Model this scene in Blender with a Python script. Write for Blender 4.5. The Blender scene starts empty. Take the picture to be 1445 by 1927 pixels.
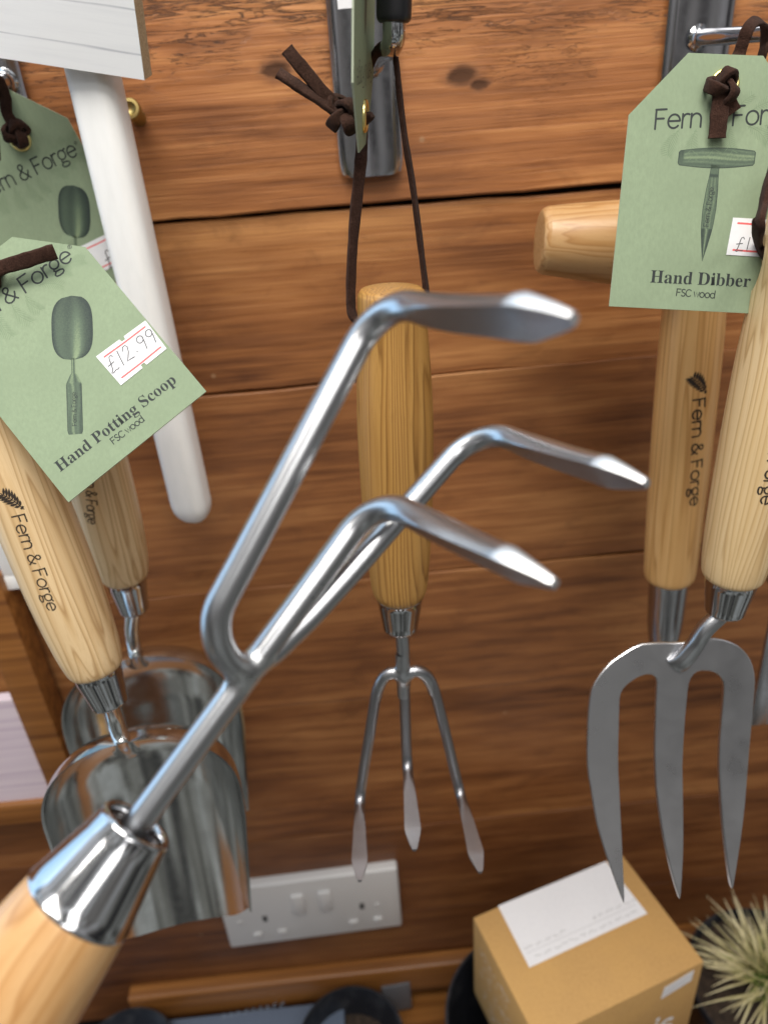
import bpy, bmesh, math, random
import numpy as np
from mathutils import Vector as V, Matrix
from mathutils.geometry import tessellate_polygon

random.seed(7)
scene = bpy.context.scene
COL = scene.collection
MM = 0.001

# ------------------------------------------------------------------ camera
# photo pixels 1445 x 1927, focal length in photo pixels, wall 400 mm away, lens looking down
PW, PH, FPX, DIST = 1445.0, 1927.0, 1400.0, 400.0
_d = V((0.065, 0.874, 0.485)).normalized()          # world down seen from the camera (x right, y down, z forward)
_x = V((1.0, -0.0918, 0.0))
_x.z = -(_x.x*_d.x + _x.y*_d.y)/_d.z
_x.normalize()
_z = -_d
_y = _z.cross(_x)


def cw(v):
    return V((_x.dot(v), _y.dot(v), _z.dot(v)))


CAM = V((0, -DIST, 0))


def ray(px, py):
    return cw(V(((px-PW/2)/FPX, (py-PH/2)/FPX, 1.0)))


def C(px, py, z):
    """point seen at a photo pixel, z mm in front of the lens"""
    return CAM + ray(px, py)*z


def W(px, py, Y):
    """point seen at a photo pixel, on the plane Y mm from the wall"""
    r = ray(px, py)
    return CAM + r*((Y+DIST)/r.y)


def HZ(px, py, Z):
    r = ray(px, py)
    return CAM + r*(Z/r.z)


def on_plane(px, py, P, N):
    r = ray(px, py)
    return CAM + r*((P-CAM).dot(N)/r.dot(N))


camd = bpy.data.cameras.new('camera')
cam = bpy.data.objects.new('camera', camd)
COL.objects.link(cam)
r_, u_, b_ = cw(V((1, 0, 0))), cw(V((0, -1, 0))), cw(V((0, 0, -1)))
M = Matrix.Identity(4)
for i in range(3):
    M[i][0], M[i][1], M[i][2] = r_[i], u_[i], b_[i]
    M[i][3] = CAM[i]*MM
cam.matrix_world = M
camd.sensor_fit = 'HORIZONTAL'
camd.sensor_width = 36
camd.lens = FPX/PW*36
camd.clip_start = 0.01
camd.clip_end = 50
camd.dof.use_dof = True
camd.dof.focus_distance = 0.252
camd.dof.aperture_fstop = 12.5
camd.dof.aperture_blades = 0
scene.camera = cam

# ------------------------------------------------------------------ light: a shop room, ceiling panels and a cool window on the left
wd = bpy.data.worlds.new('World')
scene.world = wd
wd.use_nodes = True
nt = wd.node_tree
bg = nt.nodes['Background']
tc = nt.nodes.new('ShaderNodeTexCoord')
sep = nt.nodes.new('ShaderNodeSeparateXYZ')
nt.links.new(tc.outputs['Generated'], sep.inputs[0])
rp = nt.nodes.new('ShaderNodeValToRGB')
mr = nt.nodes.new('ShaderNodeMapRange')
mr.inputs['From Min'].default_value = -1
nt.links.new(sep.outputs['Z'], mr.inputs['Value'])
nt.links.new(mr.outputs[0], rp.inputs[0])
cr = rp.color_ramp
cr.elements[0].position = 0.30
cr.elements[0].color = (0.23, 0.235, 0.225, 1)
cr.elements[1].position = 0.85
cr.elements[1].color = (0.62, 0.62, 0.63, 1)
e = cr.elements.new(0.55)
e.color = (0.27, 0.26, 0.255, 1)
# the unlit depth of the shop: shelves and goods as broad dark and pale patches
wm = nt.nodes.new('ShaderNodeMapping')
wm.inputs['Scale'].default_value = (3.2, 3.2, 1.5)
nt.links.new(tc.outputs['Generated'], wm.inputs['Vector'])
wm.inputs['Scale'].default_value = (2.6, 2.6, .8)
wm.inputs['Location'].default_value = (.37, 1.2, .5)
wv = nt.nodes.new('ShaderNodeTexNoise')
wv.inputs['Scale'].default_value = 2.2
wv.inputs['Detail'].default_value = 2.0
nt.links.new(wm.outputs[0], wv.inputs['Vector'])
wr = nt.nodes.new('ShaderNodeValToRGB')
wr.color_ramp.elements[0].position = .40
wr.color_ramp.elements[0].color = (.16, .16, .17, 1)
wr.color_ramp.elements[1].position = .62
wr.color_ramp.elements[1].color = (2.0, 2.05, 2.1, 1)
e = wr.color_ramp.elements.new(.5)
e.color = (.90, .88, .82, 1)
nt.links.new(wv.outputs['Fac'], wr.inputs[0])
wx = nt.nodes.new('ShaderNodeMix')
wx.data_type = 'RGBA'
wx.blend_type = 'MULTIPLY'
wx.inputs[0].default_value = 1
nt.links.new(rp.outputs[0], wx.inputs[6])
nt.links.new(wr.outputs[0], wx.inputs[7])
nt.links.new(wx.outputs[2], bg.inputs['Color'])
bg.inputs['Strength'].default_value = 0.74


def area(name, loc, target, sx, sy, power, col):
    l = bpy.data.lights.new(name, 'AREA')
    l.shape = 'RECTANGLE'
    l.size, l.size_y = sx, sy
    l.energy = power
    l.color = col
    o = bpy.data.objects.new(name, l)
    o.location = loc
    o.rotation_euler = (V(target)-V(loc)).to_track_quat('-Z', 'Y').to_euler()
    COL.objects.link(o)
    return o


area('ceiling_panel', (-0.12, -0.56, 0.86), (0.05, -0.10, -0.25), 0.80, 0.50, 18.0, (1.0, 0.955, 0.885))
area('ceiling_panel', (0.45, -1.5, 0.8), (0.0, 0.0, -0.2), 0.7, 0.4, 5, (1.0, 0.97, 0.93))
area('window_light', (-1.05, 0.10, 0.05), (0.0, -0.25, -0.1), 0.80, 1.30, 6.2, (0.42, 0.70, 1.0))
area('window_light', (-0.25, 0.14, 0.62), (0.0, -0.40, -0.1), 1.0, 0.5, 2.2, (0.50, 0.76, 1.0))

scene.view_settings.view_transform = 'Standard'
scene.view_settings.look = 'None'
scene.view_settings.exposure = 0.0
scene.view_settings.gamma = 1.0
scene.view_settings.use_curve_mapping = False
scene.render.engine = 'CYCLES'
scene.cycles.max_bounces = 8

# ------------------------------------------------------------------ materials


class Mat:
    def __init__(s, name, col=(.5, .5, .5), rough=.5, metal=0.0, **kw):
        s.m = bpy.data.materials.new(name)
        s.m.use_nodes = True
        s.nt = s.m.node_tree
        s.b = s.nt.nodes['Principled BSDF']
        s.b.inputs['Base Color'].default_value = (*col, 1)
        s.b.inputs['Roughness'].default_value = rough
        s.b.inputs['Metallic'].default_value = metal
        for k, v in kw.items():
            s.b.inputs[k.replace('_', ' ')].default_value = v

    def n(s, t, **kw):
        n = s.nt.nodes.new('ShaderNode'+t)
        for k, v in kw.items():
            if k in n.inputs:
                n.inputs[k].default_value = v
            elif k.replace('_', ' ') in n.inputs:
                n.inputs[k.replace('_', ' ')].default_value = v
            else:
                setattr(n, k, v)
        return n

    def l(s, a, b):
        s.nt.links.new(a, b)

    def co(s, scale=(1, 1, 1), attr=None, rot=(0, 0, 0), loc=(0, 0, 0)):
        if attr:
            a = s.n('Attribute', attribute_name=attr).outputs['Vector']
        else:
            a = s.n('TexCoord').outputs['Object']
        m = s.n('Mapping')
        m.inputs['Scale'].default_value = scale
        m.inputs['Rotation'].default_value = rot
        m.inputs['Location'].default_value = loc
        s.l(a, m.inputs['Vector'])
        return m.outputs[0]

    def noise(s, vec, scale=1, detail=4, rough=.55, dist=0.0):
        n = s.n('TexNoise')
        n.inputs['Scale'].default_value = scale
        n.inputs['Detail'].default_value = detail
        n.inputs['Roughness'].default_value = rough
        n.inputs['Distortion'].default_value = dist
        s.l(vec, n.inputs['Vector'])
        return n.outputs['Fac']

    def ramp(s, fac, stops):
        r = s.n('ValToRGB')
        el = r.color_ramp.elements
        while len(el) < len(stops):
            el.new(.5)
        for e_, (p, c) in zip(el, stops):
            e_.position = p
            e_.color = (*c, 1) if len(c) == 3 else c
        s.l(fac, r.inputs[0])
        return r.outputs[0]

    def mix(s, a, b, fac, mode='MIX'):
        m = s.n('Mix', data_type='RGBA', blend_type=mode)
        for sock, val in ((m.inputs[0], fac), (m.inputs[6], a), (m.inputs[7], b)):
            if hasattr(val, 'is_linked') or hasattr(val, 'links'):
                s.l(val, sock)
            elif isinstance(val, (int, float)):
                sock.default_value = val
            else:
                sock.default_value = (*val, 1)
        return m.outputs[2]

    def math(s, op, a, b=0.0, clamp=False):
        m = s.n('Math', operation=op, use_clamp=clamp)
        for sock, val in ((m.inputs[0], a), (m.inputs[1], b)):
            if isinstance(val, (int, float)):
                sock.default_value = val
            else:
                s.l(val, sock)
        return m.outputs[0]

    def rng(s, v, a, b, c, d):
        m = s.n('MapRange')
        for i, k in enumerate((a, b, c, d)):
            m.inputs[i+1].default_value = k
        s.l(v, m.inputs[0])
        return m.outputs[0]

    def bump(s, h, strength=.3, dist=.0005):
        b = s.n('Bump')
        b.inputs['Strength'].default_value = strength
        b.inputs['Distance'].default_value = dist
        s.l(h, b.inputs['Height'])
        s.l(b.outputs[0], s.b.inputs['Normal'])

    def base(s, v):
        s.l(v, s.b.inputs['Base Color'])

    def rough(s, v):
        s.l(v, s.b.inputs['Roughness'])


def wood_handle(name, light, mid, dark, ringscale=0.55, rough=.42, seed=0.0):
    """turned ash: grain runs along the tool axis; attribute gco is (x, y, along) in mm"""
    m = Mat(name, rough=rough)
    p = m.co((1, 1, 0.035), 'gco', loc=(seed, seed*2, seed))
    d = m.noise(p, .09, 2, .5)
    sx = m.n('SeparateXYZ')
    m.l(m.co((1, 1, 1), 'gco'), sx.inputs[0])
    # growth rings: planes across x, bent slowly
    ph = m.math('ADD', m.math('MULTIPLY', sx.outputs[0], ringscale), m.math('MULTIPLY', d, 9.0))
    ph = m.math('ADD', ph, m.math('MULTIPLY', sx.outputs[1], ringscale*.35))
    fr = m.math('FRACT', ph)
    ring = m.ramp(fr, [(0, dark), (.18, mid), (.55, light), (.86, light), (1, dark)])
    fine = m.noise(m.co((1, 1, .02), 'gco', loc=(seed, 0, 0)), 2.6, 3, .6)
    col = m.mix(ring, m.mix(ring, dark, .55), m.rng(fine, .52, .75, 0, .75))
    blot = m.noise(m.co((1, 1, .12), 'gco', loc=(seed*3, 0, 0)), .12, 3)
    col = m.mix(col, mid, m.rng(blot, .35, .75, 0, .55))
    m.base(col)
    m.bump(fine, .12, .0003)
    m.rough(m.rng(fine, .3, .8, rough-.06, rough+.12))
    m.b.inputs['Coat Weight'].default_value = .12
    m.b.inputs['Coat Roughness'].default_value = .25
    return m.m


M_ash = wood_handle('ash_wood', (.76, .56, .32), (.67, .46, .235), (.47, .285, .125), .16, .45, 3.1)
M_ash2 = wood_handle('ash_wood_fine', (.76, .56, .31), (.68, .47, .23), (.50, .31, .135), .42, .45, 1.7)
M_oak = wood_handle('oiled_ash_wood', (.47, .255, .070), (.38, .190, .046), (.20, .088, .018), .55, .40, 5.3)
M_dib = wood_handle('warm_ash_wood', (.74, .45, .185), (.66, .375, .135), (.50, .255, .08), .13, .40, 8.2)
M_held = wood_handle('orange_ash_wood', (.56, .335, .148), (.49, .265, .100), (.38, .185, .06), .12, .38, 2.2)


def metal(name, col, r0, r1, scale=900, bump=.02):
    m = Mat(name, col, (r0+r1)/2, 1.0)
    n = m.noise(m.co(), scale, 3, .6)
    n2 = m.noise(m.co(), 60, 3, .5)
    m.rough(m.rng(m.math('ADD', m.math('MULTIPLY', n, .5), m.math('MULTIPLY', n2, .5)), .35, .65, r0, r1))
    m.base(m.mix(col, tuple(c*.90 for c in col), m.rng(n2, .4, .7, 0, 1)))
    if bump:
        m.bump(n, bump, .0002)
    return m.m


M_steel = metal('satin_steel', (.52, .53, .55), .27, .30, 1400, 0)
M_weld = metal('rippled_weld_steel', (.60, .61, .62), .25, .36, 420, .10)
M_ground = metal('freshly_ground_steel', (.70, .70, .71), .42, .5, 1800, .03)
M_fork = metal('brushed_fork_steel', (.66, .66, .68), .27, .33, 60, 0)
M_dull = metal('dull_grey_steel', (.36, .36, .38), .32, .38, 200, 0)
M_chrome = metal('chrome', (.52, .53, .55), .08, .13, 500, 0)
M_scoop = metal('polished_scoop_steel', (.74, .75, .75), .12, .18, 200, 0)
M_plate = metal('chromed_hook_plate', (.52, .52, .55), .15, .24, 200, .008)
M_brass = metal('brass', (.46, .37, .15), .35, .5, 500, .02)
M_gold = metal('pale_gilt_eyelet', (.88, .74, .30), .25, .35, 500, .01)

# suede
m = Mat('brown_suede', (.07, .035, .024), 1.0, Specular_IOR_Level=.08)
n = m.noise(m.co(), 1500, 4, .7)
n2 = m.noise(m.co(), 250, 3, .6)
m.base(m.ramp(m.math('ADD', m.math('MULTIPLY', n, .6), m.math('MULTIPLY', n2, .4)), [(.3, (.020, .009, .006)), (.55, (.048, .023, .016)), (.75, (.095, .05, .036))]))
m.bump(n, .8, .0006)
m.b.inputs['Sheen Weight'].default_value = .04
m.b.inputs['Sheen Roughness'].default_value = .6
M_suede = m.m

# green card
CARD = (.224, .286, .184)
m = Mat('sage_green_card', CARD, .85)
n = m.noise(m.co((1, 1, .35)), 900, 4, .65)
n2 = m.noise(m.co(), 40, 2)
m.base(m.mix(m.mix(CARD, tuple(c*1.13 for c in CARD), m.rng(n, .35, .7, 0, 1)), tuple(c*.93 for c in CARD), m.rng(n2, .4, .7, 0, .7)))
m.bump(n, .25, .0003)
M_card = m.m
m = Mat('card_edge', (.50, .56, .42), .9)
M_cardedge = m.m

# printed ink with a tone attribute (printed illustration)
m = Mat('printed_ink', (.02, .03, .028), .7)
a = m.n('Attribute', attribute_name='tone')
n = m.noise(m.co((1, 1, 1)), 1800, 3, .6)
t = m.math('ADD', a.outputs['Fac'], m.math('MULTIPLY', m.math('SUBTRACT', n, .5), .35), True)
m.base(m.ramp(t, [(0, (.014, .026, .024)), (.5, (.085, .125, .082)), (1, (.27, .35, .195))]))
M_ink = m.m
M_black = Mat('black_print', (.018, .024, .024), .7).m
M_fern = Mat('pale_green_print', (.15, .22, .125), .75).m
M_burn = Mat('burnt_lettering', (.030, .020, .013), .8).m
M_red = Mat('red_print', (.75, .12, .12), .6).m
M_pen = Mat('grey_pen_line', (.09, .09, .10), .6).m
m = Mat('white_paper', (.76, .76, .78), .7)
m.base(m.mix((.78, .78, .80), (.70, .70, .73), m.noise(m.co(), 400, 3)))
M_paper = m.m

# white painted wood
m = Mat('white_paint', (.80, .80, .79), .45)
n = m.noise(m.co((1, 1, .25)), 160, 4, .6)
m.base(m.mix((.88, .88, .875), (.82, .82, .815), m.rng(n, .45, .75, 0, 1)))
m.bump(n, .04, .0004)
M_white = m.m
m = Mat('white_printed_board', (.78, .79, .81), .55)
a = m.n('Attribute', attribute_name='gco')
sx = m.n('SeparateXYZ')
m.l(a.outputs['Vector'], sx.inputs[0])
mp = m.n('Mapping')
mp.inputs['Scale'].default_value = (.02, .4, 1)
m.l(a.outputs['Vector'], mp.inputs['Vector'])
n = m.noise(mp.outputs[0], 1.0, 5, .65)
ln = m.ramp(m.math('FRACT', m.math('ADD', m.math('DIVIDE', sx.outputs[1], 13.0), m.math('MULTIPLY', m.noise(mp.outputs[0], .35, 2), .5))), [(0, (1, 1, 1)), (.03, (0, 0, 0)), (.97, (0, 0, 0)), (1, (1, 1, 1))])
col = m.mix((.86, .87, .89), (.78, .79, .82), m.rng(n, .45, .8, 0, .8))
col = m.mix(col, (.42, .43, .48), m.math('MULTIPLY', ln, m.rng(n, .30, .55, .15, .85)))
m.base(col)
M_board = m.m
m = Mat('mdf_edge', (.40, .29, .17), .95)
n = m.noise(m.co(), 1400, 4, .7)
m.base(m.ramp(n, [(.3, (.30, .21, .12)), (.6, (.53, .41, .26)), (.8, (.64, .52, .36))]))
m.bump(n, .5, .0005)
M_mdf = m.m

M_rubber = Mat('black_rubber', (.010, .010, .012), .35).m
m = Mat('white_socket_plastic', (.58, .57, .565), .35)
M_socket = m.m
M_slot = Mat('dark_slot', (.05, .05, .05), .6).m
m = Mat('kraft_cardboard', (.45, .27, .10), .8)
n = m.noise(m.co((1, 1, 1)), 500, 4, .6)
n2 = m.noise(m.co(), 30, 2)
m.base(m.mix(m.mix((.50, .295, .105), (.44, .25, .085), m.rng(n, .4, .7, 0, 1)), (.55, .32, .105), m.rng(n2, .4, .7, 0, .6)))
m.bump(n, .1, .0003)
M_kraft = m.m
m = Mat('black_pot_plastic', (.012, .013, .017), .38)
n = m.noise(m.co(), 80, 4)
m.base(m.mix((.011, .012, .016), (.035, .036, .04), m.rng(n, .5, .75, 0, 1)))
M_pot = m.m
m = Mat('blue_grey_tray_plastic', (.11, .14, .195), .25)
M_tray = m.m
m = Mat('dark_soil', (.035, .022, .014), .95)
n = m.noise(m.co(), 220, 6, .7)
m.base(m.ramp(n, [(.3, (.012, .008, .006)), (.55, (.05, .032, .02)), (.75, (.13, .085, .055))]))
m.bump(n, 1, .004)
M_soil = m.m
m = Mat('straw_leaves', (.4, .36, .16), .6)
a = m.n('Attribute', attribute_name='tone')
m.base(m.ramp(a.outputs['Fac'], [(0, (.05, .14, .012)), (.22, (.16, .22, .04)), (.5, (.44, .39, .17)), (1, (.70, .62, .38))]))
m.b.inputs['Subsurface Weight'].default_value = .05
M_leaf = m.m


def plank_mat(name, dark, mid, light, rough=.6, crack=True):
    m = Mat(name, mid, rough)
    A = 'gco'     # (along, across, plank seed) in metres
    wob = m.noise(m.co((4, 26, 1), A), 1, 4, .6)
    sx = m.n('SeparateXYZ')
    m.l(m.co((1, 1, 1), A), sx.inputs[0])
    along, across, seed = sx.outputs
    # grain lines bending round two knots in the upper plank
    def knot(x, z, r):
        dx = m.math('SUBTRACT', along, x)
        dz = m.math('MULTIPLY', m.math('SUBTRACT', across, z), 1.7)
        dx = m.math('ADD', dx, m.math('MULTIPLY', m.math('SUBTRACT', kn, .5), .010))
        d = m.math('SQRT', m.math('ADD', m.math('MULTIPLY', dx, dx), m.math('MULTIPLY', dz, dz)))
        return m.math('EXPONENT', m.math('MULTIPLY', d, -1.0/r))
    kn = m.noise(m.co((120, 190, 1), A), 1, 3, .6)
    ks = []
    for (kx, kz, kr) in KNOTS:
        ks.append(knot(kx, kz, kr))
    kk = ks[0]
    for q in ks[1:]:
        kk = m.math('MAXIMUM', kk, q)
    ph = m.math('ADD', m.math('MULTIPLY', across, 150.0), m.math('MULTIPLY', wob, 9.0))
    ph = m.math('ADD', ph, m.math('MULTIPLY', kk, 5.0))
    ph = m.math('ADD', ph, m.math('MULTIPLY', seed, 3.7))
    w = m.math('ADD', m.math('MULTIPLY', m.math('SINE', m.math('MULTIPLY', ph, 3.1)), .5), .5)
    st = m.noise(m.co((9, 420, 1), A), 1, 5, .62, .3)
    st2 = m.noise(m.co((26, 1500, 2), A), 1, 3, .6)
    big = m.noise(m.co((5, 16, 3), A, loc=(2.2, 0, 0)), 1, 3, .5)
    diag = m.noise(m.co((11, 85, 2), A, rot=(0, 0, math.radians(-20))), 1, 2, .5)
    f = m.math('ADD', m.math('MULTIPLY', w, .055), m.math('MULTIPLY', st, .32))
    f = m.math('ADD', f, m.math('MULTIPLY', m.rng(big, .25, .75, .14, .86), .42))
    f = m.math('ADD', f, m.math('MULTIPLY', diag, .30))
    f = m.math('SUBTRACT', f, .045)
    f = m.math('ADD', f, m.math('MULTIPLY', m.math('SUBTRACT', st2, .5), .24))
    col = m.ramp(f, [(.30, dark), (.50, mid), (.70, light)])
    mot = m.noise(m.co((30, 62, 3), A, loc=(0, 4, 0)), 1, 4, .62, .6)
    col = m.mix(col, dark, m.rng(mot, .54, .76, 0, .42))
    # per plank tint
    tint = m.n('TexWhiteNoise', noise_dimensions='1D')
    m.l(seed, tint.inputs['W'])
    col = m.mix(col, (.13, .055, .026), m.rng(tint.outputs['Value'], 0, 1, 0, .22))
    fib = m.noise(m.co((7, 640, 4), A, loc=(5, 0, 0)), 1, 4, .7, .15)
    col = m.mix(col, dark, m.rng(fib, .60, .70, 0, .50))
    # dark knots
    col = m.mix(col, (.012, .006, .004), m.rng(m.math('ADD', kk, m.math('MULTIPLY', m.math('SUBTRACT', st, .5), .5)), .27, .46, 0, .97))
    col = m.mix(col, (.10, .04, .016), m.rng(m.math('ADD', kk, m.math('MULTIPLY', m.math('SUBTRACT', big, .5), .4)), .13, .32, 0, .6))
    # checks and saw cracks, dense near the top of the upper plank
    cn = m.noise(m.co((26, 330, 5), A), 1, 6, .68, .9)
    edge = m.rng(across, .0, .085, 0.0, 1.0)
    cl = m.math('ABSOLUTE', m.math('SUBTRACT', cn, .5))
    thr = m.math('ADD', .0015, m.math('MULTIPLY', m.math('POWER', edge, 4.0), .048))
    ck = m.math('SUBTRACT', 1.0, m.math('DIVIDE', cl, thr), True)
    ckm = m.math('MULTIPLY', ck, m.rng(m.math('ADD', m.noise(m.co((20, 30, 2), A), 1, 2), m.math('MULTIPLY', m.math('POWER', edge, 5.0), .14)), .47, .58, 0, 1))
    col = m.mix(col, (.020, .009, .005), m.math('MULTIPLY', ckm, .85))
    # lower boards browner, their colour darkened to carry the shade low on the wall
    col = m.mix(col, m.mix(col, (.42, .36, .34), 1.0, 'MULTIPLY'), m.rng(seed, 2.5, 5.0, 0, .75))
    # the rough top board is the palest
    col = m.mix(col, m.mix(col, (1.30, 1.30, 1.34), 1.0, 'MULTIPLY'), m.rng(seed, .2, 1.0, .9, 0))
    # small pale dents and dust specks
    sp = m.n('TexVoronoi')
    sp.inputs['Scale'].default_value = 1
    m.l(m.co((42, 42, 1), A), sp.inputs['Vector'])
    sepc = m.n('SeparateColor')
    m.l(sp.outputs['Color'], sepc.inputs[0])
    spot = m.math('MULTIPLY', m.rng(sp.outputs['Distance'], .03, .075, 1, 0), m.math('GREATER_THAN', sepc.outputs[0], .90))
    col = m.mix(col, (.42, .27, .15), m.math('MULTIPLY', spot, .55))
    m.base(col)
    h = m.math('ADD', m.math('MULTIPLY', st, .5), m.math('MULTIPLY', st2, .22))
    h = m.math('SUBTRACT', h, m.math('MULTIPLY', ckm, 1.2))
    h = m.math('SUBTRACT', h, m.math('MULTIPLY', m.rng(kk, .4, .7, 0, 1), .35))
    m.bump(h, .55, .0011)
    m.rough(m.math('ADD', m.rng(st, .3, .7, rough-.12, rough+.15), m.rng(kk, .2, .4, 0, .5)))
    return m.m

SERIF={
 'H':(524,['15,0 15,17 45,22 62,32 72,50 75,81 75,379 72,406 62,424 45,434 16,439 16,455 242,455 242,439 204,432 187,415 182,379 182,251 342,251 342,379 337,415 320,432 282,439 282,455 507,455 507,439 478,434 461,424 452,407 449,379 449,81 452,52 461,33 478,22 507,17 507,0 282,0 282,17 311,21 329,31 339,49 342,81 342,221 182,221 182,81 185,50 194,32 212,22 242,17 242,0']),
 'a':(344,['255,-10 216,1 200,35 151,2 95,-9 64,-4 40,11 25,34 20,63 31,104 63,136 88,150 119,164 156,177 199,190 199,241 196,266 187,282 171,292 148,296 115,290 104,274 113,257 123,231 120,215 110,202 95,194 77,191 58,194 45,203 36,218 33,236 37,258 49,278 69,295 95,308 126,316 162,318 223,312 263,292 286,258 293,210 293,62 295,40 304,34 320,42 329,28 294,-1', '151,34 174,41 199,63 199,169 138,138 118,84 126,46']),
 'n':(381,['18,0 18,16 45,26 50,37 52,56 52,253 46,284 19,294 19,310 148,310 148,267 190,305 243,318 281,311 308,292 325,259 330,212 330,56 332,38 337,26 363,16 363,0 202,0 202,16 207,16 228,26 235,56 235,217 229,258 203,271 173,262 148,235 148,56 154,26 180,16 180,0']),
 'd':(370,['140,-10 107,-5 78,10 53,35 35,66 23,104 19,147 23,196 36,237 56,272 81,297 112,313 146,318 189,309 223,280 223,401 220,419 212,430 198,437 176,439 176,455 319,455 319,75 325,41 335,33 353,28 353,11 325,10 294,6 260,-1 223,-10 223,39 188,2', '171,28 187,32 202,41 215,57 223,76 223,242 218,257 206,270 191,278 174,281 148,273 130,250 121,210 118,153 121,98 130,58 146,36']),
 'P':(418,['15,0 15,17 45,22 62,32 72,50 75,81 75,379 72,406 62,424 45,434 16,439 16,455 214,455 254,454 287,451 315,447 336,440 367,422 390,398 404,367 409,332 398,280 367,240 343,225 314,214 281,208 242,206 182,206 182,81 185,50 194,32 212,22 242,17 242,0', '182,230 201,230 244,236 272,253 287,283 292,329 288,375 275,406 252,425 216,431 189,424 182,398']),
 'o':(337,['169,-10 127,-5 90,11 60,37 38,70 24,110 19,154 24,199 38,239 60,272 90,297 127,313 168,318 209,313 245,298 275,273 298,240 312,200 317,154 312,109 298,69 275,36 245,11 210,-5', '169,11 193,18 209,39 217,81 220,154 217,227 208,271 192,292 169,299 144,292 128,271 120,227 117,154 120,82 128,39 144,18']),
 't':(229,['124,-9 89,-4 66,10 52,36 48,71 48,279 20,279 20,300 88,369 129,424 144,424 144,310 208,310 208,279 144,279 144,82 149,51 168,40 189,49 206,75 222,66 205,33 182,10 155,-4']),
 'i':(199,['101,362 81,366 65,376 54,392 50,412 54,432 65,449 81,459 101,463 121,459 137,449 147,432 151,412 147,392 136,376 120,366', '18,0 18,16 45,26 50,37 52,56 52,252 47,285 20,293 21,310 148,310 148,56 154,26 180,16 180,0']),
 'g':(328,['146,-140 89,-136 48,-122 22,-100 14,-75 28,-46 69,-26 35,-1 24,30 28,54 42,74 67,92 102,110 67,128 42,150 27,179 22,212 26,242 40,268 60,289 88,305 120,315 157,318 196,315 233,304 317,304 317,268 268,268 286,237 291,203 287,176 276,151 258,131 234,116 205,106 172,103 157,103 142,104 126,102 112,94 101,71 111,54 141,49 175,49 223,47 259,40 285,29 303,13 312,-9 316,-37 305,-80 272,-113 248,-125 219,-133 185,-138', '157,124 177,129 190,146 197,173 199,211 197,249 190,276 177,292 157,297 137,292 124,276 116,249 114,211 116,173 124,146 137,129', '161,-116 238,-103 263,-66 249,-41 231,-36 205,-34 97,-34 79,-52 73,-73 78,-89 95,-103 122,-113']),
 'S':(391,['43,-11 43,158 62,158 83,94 111,50 149,24 197,15 231,20 257,36 273,60 279,89 266,129 225,160 163,191 112,221 77,253 57,289 50,332 54,370 67,403 88,429 115,449 148,462 185,466 229,461 282,448 291,446 300,445 320,466 339,466 339,319 322,319 310,354 293,385 272,410 248,429 222,441 194,445 163,440 140,426 125,406 120,380 124,356 137,336 159,320 189,303 253,273 290,253 317,233 337,211 350,188 357,162 359,133 354,92 339,58 314,29 281,8 240,-6 192,-10 158,-8 126,1 98,9 85,12 69,7 61,-11']),
 'c':(294,['156,-10 119,-5 87,11 59,36 38,68 24,106 19,150 24,196 40,237 64,271 96,297 133,314 175,319 218,314 250,298 270,274 277,245 274,228 266,215 253,207 236,204 206,216 196,251 197,261 197,271 190,290 169,297 144,290 126,269 116,235 112,187 118,123 137,76 166,48 204,38 239,46 271,72 285,60 258,29 227,7 193,-6']),
 'D':(496,['20,0 20,17 46,21 63,30 71,46 74,75 74,374 71,407 61,426 43,436 15,439 15,455 222,455 278,451 328,440 370,422 405,396 433,364 452,325 464,280 468,228 453,128 408,57 333,14 228,0', '222,24 280,37 319,75 333,104 343,139 349,181 351,229 343,318 319,382 279,420 223,433 202,431 190,423 184,409 182,385 182,72 184,48 190,34 202,26']),
 'b':(361,['43,-11 43,388 41,414 37,428 26,435 8,439 8,455 138,455 138,279 175,308 221,318 255,313 284,299 308,276 326,245 338,208 342,166 337,118 323,75 300,40 270,13 233,-4 192,-10 148,0 105,28 53,-11', '183,14 213,23 232,49 242,95 245,160 241,213 231,251 212,273 184,280 169,278 155,270 144,258 138,242 138,69 149,28']),
 'e':(301,['154,-10 117,-5 85,10 58,35 37,69 24,110 19,157 24,201 38,240 59,273 87,298 120,313 157,318 209,309 249,280 274,234 283,173 283,166 117,166 123,112 138,73 164,50 199,42 237,53 270,86 285,73 258,36 227,10 193,-5', '116,192 201,192 201,215 199,252 193,277 181,292 161,297 127,274 116,203']),
 'r':(288,['18,0 18,16 45,26 50,37 52,56 52,252 50,273 46,285 20,293 21,310 146,310 146,252 165,280 187,301 210,314 233,318 258,315 275,304 286,287 289,266 286,248 278,234 264,225 248,222 222,231 207,250 189,260 175,255 162,241 152,220 149,192 149,56 151,37 159,25 173,19 197,16 197,0']),
 'p':(372,['17,-139 17,-124 40,-117 50,-101 52,-64 52,243 50,269 46,283 19,295 19,310 143,310 143,263 180,305 230,319 264,314 293,298 317,273 335,241 346,203 350,160 346,113 334,72 316,38 291,12 261,-5 227,-10 183,0 148,32 148,-58 152,-99 167,-118 197,-123 197,-139', '195,28 222,36 239,59 249,99 253,154 250,208 241,248 225,270 199,278 170,267 148,235 148,69 167,38']),
}

# ------------------------------------------------------------------ geometry helpers (all lengths in mm)
CUR = {'root': V((0, 0, 0))}


def thing(name, label, cat, base, group=None, kind=None):
    o = bpy.data.objects.new(name, None)
    o.empty_display_size = .01
    COL.objects.link(o)
    o.location = base*MM
    o['label'] = label
    o['category'] = cat
    if group:
        o['group'] = group
    if kind:
        o['kind'] = kind
    o['_b'] = list(base)
    return o


def base_of(o):
    while o.parent:
        o = o.parent
    return V(o['_b']) if '_b' in o.keys() else V((0, 0, 0))


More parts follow.
